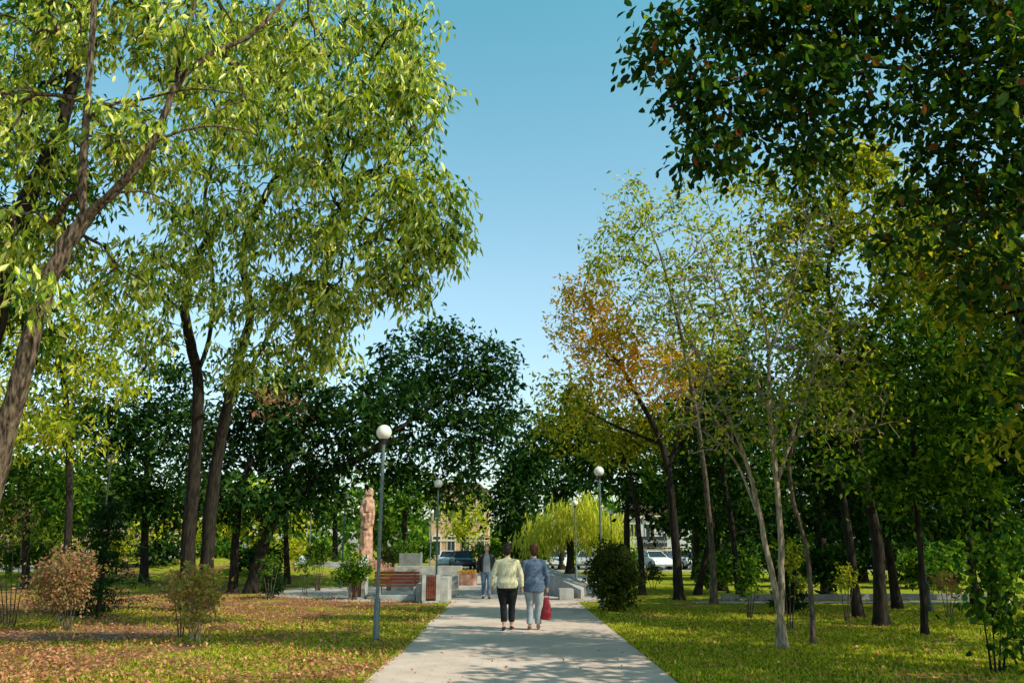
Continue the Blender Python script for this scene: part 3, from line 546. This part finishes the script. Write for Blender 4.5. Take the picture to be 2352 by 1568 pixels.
for px,D,rx,ry,cy,lab,mt in [(1680,38,70,26,1290,'dark low bush behind the slender stems in the right shade','leaf_dark'),(1850,36,80,30,1285,'wide dark bush in the right shade beyond the side path','leaf_dark'),(2090,35,110,34,1280,'long dark bush beyond the side path behind the right trunks','leaf_dark'),(2290,33,80,45,1275,'dark bush by the right edge beyond the side path','leaf_green'),
   (60,40,90,30,1270,'green bush at the far left edge behind the bare shrub','leaf_green'),(500,46,60,28,1265,'green bush beyond the twin trunks on the mound','leaf_green'),(660,50,50,24,1262,'rounded green bush behind the clipped one near the steps','leaf_ygreen'),(270,44,60,34,1255,'yellow-green bush behind the small spruce','leaf_ygreen'),(950,54,50,26,1262,'green bush behind the dark grey wall block on the plaza','leaf_green'),(1200,59,60,22,1272,'low dark bush at the far end of the plaza behind the pair','leaf_dark'),(1420,57,60,20,1275,'low bush behind the right lamp beside the road','leaf_green'),
   (1770,42,70,30,1275,'dark bush between the shop building and the slender stems','leaf_dark'),(1960,40,80,30,1275,'dark bush behind the thick trunk beyond the side path','leaf_dark'),(1630,52,60,34,1262,'dark bush in front of the shop building by the road','leaf_dark'),(1120,62,40,14,1262,'low bush behind the walking man beyond the plaza','leaf_green'),(590,40,60,26,1280,'dark green bush left of the steps under the dark trees','leaf_dark'),(380,42,60,26,1262,'dark bush left of the twin trunks on the rising lawn','leaf_dark'),
   (1640,31,36,26,1310,'small leafy bush behind the leaning trunk of the golden tree','leaf_green'),(1900,27.5,40,34,1300,'leafy bush beside the side path left of the thick trunk','leaf_dark'),(2130,29,60,36,1295,'broad leafy bush right of the thick trunk by the side path','leaf_green')]:
    shrub('background_bush',lab,px,D,rx,ry,cy,int(rx*1.1),(.26,.14,20,.28,.1),mt,nst=3,depth=1.2)
def spruce(label,px,D,toppy,wpx):
    b=GP(px,D); H=P(px,toppy,D).z; r=empty('spruce_tree',b,label,'spruce tree')
    mb=MB(); mb.tube([(0,0,-.1),(0,0,H*.5),(0,0,H)],[.07,.045,.01],8); mb.build('trunk',M['bark_dark'],r)
    cl=[]; Wm=wpx*S(D)
    for k in range(int(H*4.2)):
        z=.25+k/(H*4.2)*(H-.3); rr=Wm*(1-z/H)**.8+.08
        for j in range(11):
            a=rng.random()*2*PI; f=.6+.6*rng.random()
            for q in np.linspace(.25,1,5): cl.append((f*rr*q*math.cos(a),f*rr*q*math.sin(a),z-.26*rr*q+.14*q*q))
    V,Fc=leafgeo(cl,9,.07,.15,.03,.3); npmesh('crown',V,Fc,M['leaf_spruce'],r)
spruce('small dark spruce with drooping tiers on the left lawn behind the pink shrub',225,21,1130,120)
spruce('tiny young spruce on the lawn right of the leaning dark trunk',625,28,1280,24)
spruce('narrow young spruce at the foot of the right trees',1815,21,1265,34)
# ---------------------------------------------------------------- lamps
L0=empty('street_lamp',(0,0,0),'','street lamp','globe lamps along the paths')
mb=MB(); mb.tube([(0,0,0),(0,0,.02),(0,0,.021),(0,0,.05)],[.10,.10,.062,.062],20); mb.tube([(0,0,.04),(0,0,.72),(0,0,.75)],[.056,.056,.036],20); mb.build('base_sleeve',M['steel'],L0)
mb=MB(); mb.tube([(0,0,.74),(0,0,3.55)],[.034,.032],16); mb.build('pole',M['steel'],L0)
mb=MB(); mb.tube([(0,0,3.52),(0,0,3.58),(0,0,3.62),(0,0,3.64)],[.042,.05,.075,.07],18); mb.build('collar',M['steel_dark'],L0)
mb=MB(); mb.ell((0,0,3.75),.145,28,18); mb.build('globe',M['globe'],L0)
lamps=[(863,14.9,.975,'nearest tall globe lamp standing on the left lawn edge beside the path'),
 (1384,23.6,1.0,'globe lamp rising behind the round bush right of the path'),
 (1001,28,1.0,'globe lamp left of the path beside the litter bin and concrete blocks'),
 (987,49,1.0,'smaller distant globe lamp just left of the lamp beside the litter bin'),
 (1324,40,1.0,'distant globe lamp on the right plaza edge in front of the willow'),
 (1407,50,1.0,'distant globe lamp just right of the lamp behind the round bush'),
 (783,35,1.0,'globe lamp in the shade left of the monument'),
 (1418,84,.9,'tiny far globe lamp above the parked cars right of the round bush'),
 (1472,66,.85,'far globe lamp in front of the shop building'),
 (1529,72,.8,'far globe lamp right of the shop sign'),
 (1095,88,.85,'tiny far globe lamp above the walking man'),
 (1107,95,.85,'tiniest far globe lamp right of the one above the walking man'),
 (706,45,.95,'thin far lamp left of the monument among the lawn bushes')]
for i,(px,D,s,lab) in enumerate(lamps):
    if i==0: L0.location=GP(px,D); L0['label']=lab; L0.scale=(s,)*3
    else: dup(L0,GP(px,D),label=lab,scale=s)
r=empty('park_lantern',GP(218,31),'old style lamp with small capped head on the far left lawn by the spruce','street lamp')
mb=MB(); mb.tube([(0,0,0),(0,0,.6),(0,0,.62),(0,0,4.75)],[.07,.07,.04,.035],12); mb.build('pole',M['steel_dark'],r)
mb=MB(); mb.loft([(0,0,4.75,.05,.05),(0,0,4.8,.12,.12),(0,0,4.9,.14,.14),(0,0,4.95,.13,.13)],16); mb.build('lamp_glass',M['globe'],r)
mb=MB(); mb.loft([(0,0,4.95,.22,.22),(0,0,4.98,.22,.22),(0,0,5.08,.08,.08)],16); mb.build('cap',M['steel_dark'],r)
r=empty('lantern_post',GP(2133,22),'black ornamental post base on the right lawn by the side path','lamp post')
mb=MB(); mb.loft([(0,0,0,.14,.14),(0,0,.2,.14,.14),(0,0,.25,.1,.1),(0,0,.6,.09,.09),(0,0,.65,.12,.12),(0,0,.72,.06,.06)]); mb.build('pedestal',M['steel_dark'],r)
mb=MB(); mb.tube([(0,0,.7),(0,0,3.2)],[.05,.035],12); mb.build('pole',M['steel_dark'],r)
mb=MB(); mb.loft([(0,0,3.2,.05,.05),(0,0,3.3,.12,.12),(0,0,3.6,.17,.17),(0,0,3.65,.19,.19),(0,0,3.8,.03,.03)],6); mb.build('lantern',M['globe'],r)
# ---------------------------------------------------------------- plaza furniture
def bench(loc,rz,label,Ln=1.9):
    r=empty('park_bench',loc,label,'bench',None,rz)
    for s in(-1,1):
        mb=MB(); mb.box((s*(Ln/2-.14),0,.2),(.12,.5,.4)); mb.build('leg',M['concrete'],r,bevel=.01,smooth=False)
        mb=MB(); mb.tube([(s*(Ln/2-.14),.2,.4),(s*(Ln/2-.14),.3,.85)],[.018,.018],8); mb.build('back_support',M['steel_dark'],r)
    mb=MB()
    for k in range(5): mb.box((0,-.2+k*.098,.425),(Ln,.08,.045))
    mb.build('seat',M['wood_red'],r,bevel=.006,smooth=False)
    mb=MB()
    for k in range(4): mb.box((0,.235+k*.025,.53+k*.1),(Ln,.03,.082),rx=-.22)
    mb.build('backrest',M['wood_red'],r,bevel=.006,smooth=False); return r
def litter_bin(loc,label,rz=0,h=.8):
    r=empty('litter_bin',loc,label,'litter bin',None,rz)
    mb=MB(); mb.box((0,0,.03),(.5,.42,.06)); 
    for s in(-1,1): mb.box((s*.21,0,h/2+.0305),(.12,.42,h-.061))
    mb.build('concrete_frame',M['concrete'],r,bevel=.008,smooth=False)
    for s in(-1,1):
        mb=MB()
        for k in range(4): mb.box((-.105+k*.07,s*.2,h/2+.04),(.058,.03,h-.14))
        mb.build('slat_panel',M['wood_red'],r,bevel=.004,smooth=False)
    mb=MB(); mb.loft([(0,0,.08,.13,.16),(0,0,h-.06,.14,.17),(0,0,h-.03,.145,.175)],16,.6); mb.build('liner',M['steel_dark'],r); return r
b1=GP(912,27.4); bench((b1.x,27.4,0),PI+.06,'red-slatted park bench facing away on the plaza edge left of the path',1.45)
litter_bin(GP(988,25.6),'litter bin with reddish slats between concrete sides at the left path corner',.15)
litter_bin(GP(822,27.6),'smaller wood-slatted litter bin on the grass left of the tall lamp',-.1,.68)
def block(name,label,pts,z,mat='concrete',z0=0,cat='concrete block',h2=None):
    c=Vector((sum(p[0] for p in pts)/len(pts),sum(p[1] for p in pts)/len(pts),z0)); mb=MB(); n=len(pts)
    hs=h2 or [z]*n
    mb.add([(p[0]-c.x,p[1]-c.y,0) for p in pts]+[(p[0]-c.x,p[1]-c.y,hs[i]-z0) for i,p in enumerate(pts)],[tuple(range(n-1,-1,-1)),tuple(range(n,2*n))]+[(i,(i+1)%n,(i+1)%n+n,i+n) for i in range(n)])
    o=mb.build(name,M[mat],bevel=.015,smooth=False,loc=c); return tag(o,label,cat)
def rect(px0,px1,D0,D1): 
    a=GP(px0,D0);b=GP(px1,D0); return [(a.x,D0),(b.x,D0),(b.x,D1),(a.x,D1)]
block('concrete_block','pale concrete end block right of the litter bin at the path corner',rect(1008,1029,25.5,26.9),.74)
block('concrete_block','low pale concrete block left of the litter bin beside the bench end',rect(955,971,25.8,27.2),.55)
block('bench_plinth','long low concrete plinth under the red bench',rect(866,953,26.6,26.95),.16,cat='plinth')
block('planter_wall','long low grey concrete planter wall on the left of the plaza',rect(895,1052,33.5,34),.58,cat='low wall')
block('planter_wall','pale concrete planter wall further back on the plaza left side',rect(905,1060,40,40.6),.8,cat='low wall')
block('planter_wall','short pale wall stub at the left planter corner behind the block',rect(1000,1024,32,33.4),.5,cat='low wall')
block('grey_wall','dark grey wall block behind the left planter',rect(915,965,48,49),1.35,'concrete_dark',cat='wall')
a=[(GP(1258,30).x,30),(GP(1335,27.5).x,27.5),(GP(1350,29.5).x,29.5),(GP(1268,33).x,33)]
block('sloping_wall','grey concrete wedge-shaped wall on the right plaza edge',a,.8,'concrete',cat='low wall',h2=[.75,.28,.4,.85])
block('seat_block','low concrete seat block in front of the grey wedge wall right of the women',rect(1285,1318,26.8,27.6),.34,cat='concrete block')
block('kerb_wall','low grey kerb wall running along the right lawn by the side path',[(6.6,26.5),(16,27.3),(16,27.5),(6.6,26.7)],.18,'concrete_dark',cat='low wall')
r=empty('flower_planter',GP(1074,38),'orange-brown rectangular flower planter in the middle of the plaza','planter')
mb=MB(); mb.loft([(0,0,0,.38,.38),(0,0,.48,.46,.46),(0,0,.52,.48,.48)],28,.35); mb.build('tub',M['granite'],r)
V,Fc=leafgeo([(random.uniform(-.38,.38),random.uniform(-.38,.38),.56) for _ in range(40)],14,.06,.08,.05,0); npmesh('flowers',V,Fc,M['leaf_orange'],r)
mc=GP(838,54); r=empty('monument',mc,'tall pinkish stone pillar monument with roughly carved figure, left of the plaza','monument')
r.scale=(.96,.96,.94)
mb=MB(); mb.box((0,0,.25),(5.2,3.4,.5)); mb.box((0,0,.65),(3.6,2.4,.3)); mb.box((0,0,.9),(2.4,1.6,.2)); mb.build('pedestal',M['granite'],r,bevel=.03,smooth=False)
mb=MB(); mb.loft([(0,0,.98,.46,.4),(0,0,2.2,.43,.38),(-.03,0,3.4,.38,.35),(0,0,4.4,.36,.32),(0,0,4.95,.42,.3),(0,0,5.08,.36,.28),(.04,0,5.2,.24,.22),(.06,-.03,5.4,.28,.3),(.06,-.03,5.7,.28,.3),(.05,0,5.85,.2,.2)],20,.45)
for q in range(12): mb.box((rng.uniform(-.24,.24),-.34,1.4+q*.3),(rng.uniform(.2,.4),rng.uniform(.12,.3),rng.uniform(.3,.7)),rz=rng.uniform(-.4,.4))
mb.tube([(-.34,-.1,4.8),(-.40,-.3,4.2),(-.12,-.45,3.9)],[.13,.12,.12],8); mb.tube([(.34,-.1,4.8),(.44,-.2,4.1),(.38,-.25,3.3)],[.13,.12,.12],8)
remesh(mb,'carved_figure',M['granite'],r,.045,1)
r=empty('stairway',GP(745,44),'pale stone steps with a sloping side wall leading up to the monument','steps')
mb=MB()
for k in range(6): mb.box((0,k*.35,.075+k*.15),(3.2,.36-.01*k,.15+.0))
mb.build('treads',M['concrete'],r,smooth=False)
for s in(-1,1):
    mb=MB(); mb.add([(s*1.75-.12,-.5,0),(s*1.75+.12,-.5,0),(s*1.75+.12,2.3,0),(s*1.75-.12,2.3,0),(s*1.75-.12,-.5,.3),(s*1.75+.12,-.5,.3),(s*1.75+.12,2.3,1.25),(s*1.75-.12,2.3,1.25)],[(3,2,1,0),(4,5,6,7),(0,1,5,4),(1,2,6,5),(2,3,7,6),(3,0,4,7)]); mb.build('side_wall',M['stucco_white'],r,smooth=False)
block('retaining_wall','white retaining wall on top of the grass mound at the left',[(P(345,1260,50).x,50),(P(410,1260,50).x,50),(P(410,1260,50).x,50.6),(P(345,1260,50).x,50.6)],1.7,'stucco_white',z0=.9,cat='low wall',h2=[1.45,1.65,1.65,1.45])
block('retaining_wall','low white sloping wall right of the mound behind the dark trunks',[(P(580,1260,52).x,52),(P(660,1260,52).x,52),(P(660,1260,52).x,52.4),(P(580,1260,52).x,52.4)],1.6,'stucco_white',z0=.0,cat='low wall',h2=[1.5,.7,.7,1.5])
# ---------------------------------------------------------------- buildings
def building(label,px0,px1,D,h,depth,floors,cols,wall,arch=False):
    x0=GP(px0,D).x; x1=GP(px1,D).x; W=x1-x0; r=empty('building',((x0+x1)/2,D,0),label,'building')
    mb=MB(); mb.box((0,depth/2,h/2),(W,depth,h)); mb.build('wall',M[wall],r,smooth=False)
    mb=MB(); mb.box((0,depth/2,h+.15),(W+.6,depth+.6,.3)); mb.box((0,-.07,h*.33),(W,.14,.2)); mb.build('cornice',M['trim'],r,smooth=False)
    mb=MB(); mb.box((0,depth/2,h+1.0),(W+.3,depth+.3,1.4),top=.6); mb.build('roof',M['roof'],r,smooth=False)
    fh=h/floors
    for f in range(floors):
        for c in range(cols):
            x=-W/2+(c+.5)*W/cols; z=f*fh+fh*.5; ww=min(1.3,W/cols*.5); hh=fh*.55
            mb=MB(); mb.box((x,-.04,z),(ww+.24,.08,hh+.24))
            if arch: mb.loft([(x,-.04,z+hh/2,ww/2+.12,.04),(x,-.04,z+hh/2+.2,ww/2*.9,.04),(x,-.04,z+hh/2+.45,ww*.25,.04)],16,.5)
            fr=mb.build('window',M['trim'],r,smooth=False)
            mb=MB(); mb.box((x-ww/4-.01,-.09,z),(ww/2-.05,.02,hh-.06)); mb.box((x+ww/4+.01,-.09,z),(ww/2-.05,.02,hh-.06)); mb.build('pane',M['glass'],fr,smooth=False)
    return r
building('tan plastered building with arched windows seen down the path end',985,1120,100,8,10,2,4,'stucco_tan',True)
building('pinkish building behind the trees at the far left',-40,330,95,6.5,10,2,8,'stucco_pink')
bs=building('white and dark shop building behind the parked cars on the right',1440,1590,84,4.6,10,2,4,'stucco_white')
building('pale blue building in the far right distance',2230,2500,70,9,10,3,5,'stucco_blue')
sg=P(1503,1243,83.6); r=empty('shop_sign',sg,'dark shop sign with white script lettering on the building right of the round bush','sign')
mb=MB(); mb.box((0,0,0),(2.5,.2,1.0)); mb.build('board',M['sign_dark'],r,smooth=False)
cu=bpy.data.curves.new('lettering','FONT'); cu.body='Торис Росси'; cu.size=.40; cu.align_x='CENTER'; cu.align_y='CENTER'; cu.extrude=.01; cu.shear=.3
to=bpy.data.objects.new('t',cu); C.objects.link(to); dg=bpy.context.evaluated_depsgraph_get(); me=bpy.data.meshes.new_from_object(to.evaluated_get(dg)); bpy.data.objects.remove(to)
me.materials.clear(); me.materials.append(M['letter']); to=bpy.data.objects.new('lettering',me); C.objects.link(to); to.parent=r; to.location=(0,-.12,0); to.rotation_euler=(PI/2,0,0)
# ---------------------------------------------------------------- cars (length along x, front +x)
def make_car(paint):
    r=empty('parked_car',(0,0,0),'','car','cars on the road behind the plaza')
    side=[(-2.1,.35),(-2.15,.6),(-2.1,.92),(-1.5,1.0),(1.0,.98),(1.75,.86),(2.1,.7),(2.15,.45),(2.05,.3),(-2.0,.3)]
    mb=MB(); n=len(side); ys=[(-.86,.96),(-.8,1),(.8,1),(.86,.96)]; vs=[]
    for yy,k in ys: vs+=[(x*k,yy,.3+(z-.3)*(k if abs(yy)>.82 else 1)) for x,z in side]
    fs=[tuple(range(n)),tuple(range(4*n-1,3*n-1,-1))]
    for j in range(3): fs+=[(j*n+i,(j+1)*n+i,(j+1)*n+(i+1)%n,j*n+(i+1)%n) for i in range(n)]
    mb.add(vs,fs)
    mb.add([(-1.35,-.6,1.43),(.35,-.6,1.43),(.35,.6,1.43),(-1.35,.6,1.43),(-1.3,-.56,1.47),(.3,-.56,1.47),(.3,.56,1.47),(-1.3,.56,1.47)],[(3,2,1,0),(4,5,6,7),(0,1,5,4),(1,2,6,5),(2,3,7,6),(3,0,4,7)])
    for s in(-1,1):
        for xa,xb in((-1.3,-1.85),(-.45,-.48),(.33,1.05)): mb.tube([(xa,s*.6,1.43),(xb,s*.78,.97)],.035,6)
    mb.build('body',M[paint],r,bevel=.03,smooth=True)
    mb=MB(); mb.add([(-1.85,-.76,.96),(1.05,-.76,.96),(1.05,.76,.96),(-1.85,.76,.96),(-1.33,-.585,1.42),(.32,-.585,1.42),(.32,.585,1.42),(-1.33,.585,1.42)],[(3,2,1,0),(4,5,6,7),(0,1,5,4),(1,2,6,5),(2,3,7,6),(3,0,4,7)]); mb.build('windows',M['glass'],r,smooth=False)
    for x in(-1.35,1.35):
        for s in(-1,1):
            mb=MB(); mb.tube([(x,s*.72,.32),(x,s*.90,.32)],.32,20); w_=mb.build('wheel',M['tyre'],r)
            mb=MB(); mb.tube([(x,s*.88,.32),(x,s*.912,.32)],.2,14); mb.build('rim',M['rim'],w_)
    for s in(-1,1):
        mb=MB(); mb.ell((2.02,s*.62,.66),(.12,.17,.07),12,8); mb.build('headlight',M['lightw'],r)
        mb=MB(); mb.ell((-2.07,s*.66,.78),(.07,.14,.1),12,8); mb.build('tail_light',M['lightr'],r)
    return r
protos={}
def car(paint,px,D,rz,label,s=1):
    if paint not in protos: protos[paint]=make_car(paint); r=protos[paint]; r.location=GP(px,D); r.rotation_euler.z=rz; r['label']=label; r.scale=(s,)*3
    else: r=dup(protos[paint],GP(px,D),rz,label,s)
    r.location.z=.01; return r
car('paint_white',1500,67,-1.3,'white car nearest the round bush, below the shop sign')
car('paint_silver',1572,68,-1.3,'silver car right of the white car below the shop sign')
car('paint_white',1645,68,-1.3,'white car behind the orange-tinted tree trunk')
car('paint_white',1285,68,-1.8,'white car right of the two women beyond the plaza')
car('paint_silver',1350,68,-1.7,'silver car partly behind the lamp on the right plaza edge')
car('paint_black',1062,66,-1.4,'black car left of the walking man at the plaza end')
car('paint_white',1030,70,-1.5,'white car behind the black car at the plaza end')
car('paint_yellow',1135,80,.0,'yellow car far behind the walking man')
car('paint_white',2010,64,-1.2,'white car between dark trunks in the right background')
# ---------------------------------------------------------------- people
def hand(mb,w,d,side,fwd=Vector((0,1,0)),curl=.35):
    d=d.normalized(); f=(fwd-d*fwd.dot(d)).normalized(); inn=d.cross(f)*side
    inn=inn.normalized()
    if inn.x*side>0: inn=-inn
    mb.tube([w-d*.01,w+d*.02,w+d*.055,w+d*.088],[.024,.028,.03,.026],10)
    for k,(off,ln) in enumerate([(.029,.068),(.010,.077),(-.010,.072),(-.027,.056)]):
        b=w+d*.082+f*off; m1=b+(d+inn*curl*.5).normalized()*ln*.45; m2=m1+(d+inn*curl*1.6).normalized()*ln*.35; m3=m2+(d+inn*curl*3.2).normalized()*ln*.28
        mb.tube([b-d*.03,b,m1,m2,m3],[.0095,.0095,.0088,.008,.0065],8)
    b=w+d*.03+f*.02; mb.tube([b,b+(d+f*1.1).normalized()*.035,b+(d+f*.8+inn*.4).normalized()*.065,b+(d+f*.4+inn*.7).normalized()*.085],[.014,.012,.010,.008],8)
def person(label,loc,rz,H,arms,legs,wide=1.0,kind='w',mt=None,headturn=0,long_hem=.78,hair='hair_dark'):
    r=empty('person',loc,label,'person',None,rz); r.scale=(H/1.63,)*3
    V3=Vector; b=MB()
    torso=[(0,0,.80,.15*wide,.11*wide),(0,-.01,.88,.165*wide,.12*wide),(0,0,1.0,.145*wide,.105*wide),(0,.0,1.15,.155*wide,.105*wide),(0,-.005,1.25,.165*wide,.095*wide),(0,-.01,1.31,.13,.075),(0,-.005,1.345,.07,.06)]
    b.loft(torso); b.tube([(0,-.012,1.30),(0,.0,1.38),(0,.01,1.44)],[.06,.053,.052],12)
    Rh=Matrix.Rotation(headturn,3,'Z'); hc=V3((0,.012,1.515))
    b.ell(hc,(.073,.092,.112),20,14,Rh); b.ell(hc+Rh@V3((0,.028,-.055)),(.052,.062,.055),16,10,Rh)
    b.tube([hc+Rh@V3((0,.086,.015)),hc+Rh@V3((0,.108,-.02)),hc+Rh@V3((0,.092,-.03))],[.009,.013,.008],8)
    for s in(-1,1): b.ell(hc+Rh@V3((s*.075,-.002,-.005)),(.010,.02,.032),10,8,Rh)
    SL=MB(); T=MB(); shoes=[]
    top=[(0,0,long_hem,.182*wide,.14*wide),(0,-.015,.90,.19*wide,.145*wide),(0,0,1.0,.168*wide,.128*wide),(0,0,1.15,.178*wide,.127*wide),(0,-.005,1.25,.188*wide,.115*wide),(0,-.01,1.31,.145,.09),(0,-.005,1.345,.085,.073),(0,-.002,1.37,.065,.062)]
    SL.loft(top,24)
    for s,(el_,wr) in zip((-1,1),arms):
        sh=V3((s*.165*max(1,wide*.98),-.01,1.275)); e=V3(el_); w_=V3(wr)
        b.tube([sh,sh.lerp(e,.5),e,e.lerp(w_,.4),w_],[.05,.045,.037,.035,.024],12); b.ell(sh,.055)
        hand(b,w_,(w_-e),s,V3((0,1,0)),.45)
        SL.tube([V3((s*.09,-.01,1.30)),sh,sh.lerp(e,.5),e,e.lerp(w_,.5),e.lerp(w_,.93)],[.055,.070,.064,.056,.050,.042],14); 
    for s,(kn,an,ft) in zip((-1,1),legs):
        hp=V3((s*.088*wide,0,.84)); k=V3(kn); a=V3(an); f=V3(ft).normalized()
        b.tube([hp,hp.lerp(k,.5),k,k.lerp(a,.35),a],[.085,.072,.052,.052,.033],14)
        b.tube([a+V3((0,0,-.02))-f*.04,a+f*.05+V3((0,0,-.035)),a+f*.13+V3((0,0,-.055))],[.035,.035,.026],10)
        T.tube([hp,hp.lerp(k,.5),k,k.lerp(a,.35),k.lerp(a,mt.get('hem',.95))],[.105*wide,.090*wide,.070,.066,mt.get('cuff',.058)],16)
        sm=MB(); h0=a+V3((0,0,-.045)); sm.tube([h0-f*.055,h0-f*.02,h0+f*.06+V3((0,0,-.008)),h0+f*.14+V3((0,0,-.014)),h0+f*.17+V3((0,0,-.018))],[.026,.036,.038,.036,.02],12); shoes.append(sm)
    T.loft([(0,0,.74,.15*wide,.12*wide),(0,-.012,.85,.178*wide,.134*wide),(0,0,.97,.155*wide,.118*wide)],20)
    remesh(b,'body',M['skin'],r,.0075,2)
    remesh(T,'trousers',M[mt['legs']],r,.011,4)
    remesh(SL,'cardigan' if kind=='w' else 'shirt',M[mt['top']],r,.011,3)
    for sm in shoes: remesh(sm,'shoe',M[mt['shoe']],r,.008,1)
    hm=MB()
    if kind=='w':
        hm.ell(hc+Rh@V3((0,-.016,.022)),(.088,.098,.108),18,12,Rh); hm.ell(hc+Rh@V3((0,-.045,-.03)),(.078,.068,.085),16,10,Rh)
        for k in range(26):
            a=rng.random()*2*PI; z=rng.random()*.09-.02; hm.ell(hc+Rh@V3((.078*math.cos(a),-.02+.075*math.sin(a)-(.03 if math.sin(a)>.3 else 0),z+.02)),.022,8,6)
    else:
        hm.ell(hc+Rh@V3((0,-.018,.035)),(.080,.090,.088),18,12,Rh); hm.ell(hc+Rh@V3((0,-.04,-.02)),(.076,.06,.07),16,10,Rh)
    remesh(hm,'hair',M[hair],r,.009,1)
    for s in(-1,1):
        m_=MB(); m_.ell(hc+Rh@V3((s*.03,.083,.012)),(.014,.008,.008),10,8,Rh); m_.build('eye',M['eye'],r)
    m_=MB(); m_.ell(hc+Rh@V3((0,.089,-.058)),(.022,.007,.006),10,8,Rh); m_.build('mouth',M['lip'],r)
    return r
w1=GP(1165,16.8); w2=GP(1227,16.9)
person('woman seen from behind in pale cream cardigan and black cropped trousers, walking on the path',(w1.x,w1.y,.006),.03,1.66,
 [((-.285,-.03,1.02),(-.30,.04,.80)),((.27,-.05,1.02),(.285,.0,.80))],
 [((-.075,.06,.47),(-.06,-.04,.10),(-.1,1,-.05)),((.09,.05,.46),(.085,.10,.10),(.15,1,0))],wide=1.14,mt=dict(top='knit_cream',legs='cloth_black',shoe='shoe_black',hem=.82,cuff=.062),headturn=-.2,long_hem=.79)
wr=Vector((.262,.06,.80))
person('woman seen from behind in long blue-grey cardigan and pale trousers, walking with a bag',(w2.x,w2.y,.006),-.02,1.65,
 [((-.23,-.02,1.03),(-.15,.14,.92)),((.265,-.03,1.03),tuple(wr))],
 [((-.08,.07,.46),(-.085,.05,.10),(-.1,1,0)),((.085,.06,.47),(.08,.13,.10),(.1,1,0))],wide=1.10,mt=dict(top='knit_blue',legs='cloth_pale',shoe='shoe_tan',hem=.97,cuff=.068),headturn=.15,long_hem=.72,hair='hair_auburn')
bp=Vector((w2.x,w2.y,0))+Matrix.Rotation(-.02,3,'Z')@(wr*(1.65/1.63)+Vector((-.01,.02,-.085)))
r=empty('shopping_bag',bp,'dark red shopping bag hanging from the right hand of the woman in blue-grey','bag')
mb=MB(); mb.loft([(-.02,0,-.53,.07,.05),(-.02,0,-.515,.095,.07),(-.01,0,-.40,.10,.08),(0,0,-.25,.08,.06),(-.01,0,-.14,.055,.035),(0,0,-.10,.05,.025)],22,.75)
remesh(mb,'pouch',M['bag_red'],r,.01,1)
for s in(-1,1):
    mb=MB(); mb.tube([(-.04,s*.02,-.12),(-.03,s*.015,-.05),(0,0,.012),(.03,s*.015,-.05),(.04,s*.02,-.12)],.007,8); mb.build('handle',M['bag_red'],r)
mp=GP(1117,27.6)
pm=person('grey-haired man walking towards the viewer in plaid shirt, open dark jacket and jeans',(mp.x,mp.y,.006),PI+.05,1.70,
 [((-.25,-.03,1.03),(-.25,.08,.82)),((.25,-.05,1.03),(.24,.05,.86))],
 [((-.09,.16,.48),(-.08,.22,.10),(-.1,1,0)),((.09,.03,.47),(.085,-.16,.12),(.1,1,-.3))],wide=1.05,kind='m',mt=dict(top='plaid',legs='denim',shoe='shoe_black',hem=.97,cuff=.062),hair='hair_grey',long_hem=.80)
jm=MB()
for s in(-1,1):
    jm.loft([(s*.125,-.02,.80,.075,.14),(s*.13,-.02,1.0,.07,.135),(s*.125,-.01,1.2,.075,.125),(s*.11,-.01,1.29,.07,.10),(s*.08,-.01,1.34,.05,.075)],18)
    sh=Vector((s*.175,-.01,1.275)); e=Vector((s*.25,-.04,1.03)); w_=Vector((s*.245,.065,.84)); jm.tube([sh,sh.lerp(e,.5),e,e.lerp(w_,.85)],[.082,.077,.068,.056],14)
jm.loft([(0,-.10,.80,.14,.06),(0,-.10,1.0,.13,.05),(0,-.09,1.25,.13,.05),(0,-.07,1.33,.09,.04)],16)
remesh(jm,'jacket',M['jacket'],pm,.011,3)
r=empty('shoulder_bag',(mp.x-.27,mp.y-.02,.95),'dark shoulder bag hanging at the side of the man walking towards the viewer','bag')
mb=MB(); mb.box((0,0,0),(.10,.32,.28)); mb.build('pouch',M['cloth_black'],r,bevel=.02); mb=MB(); mb.tube([(0,-.14,.12),(.06,-.09,.42),(.12,.0,.46),(.06,.1,.42),(0,.14,.12)],.012,8); mb.build('strap',M['cloth_black'],r)
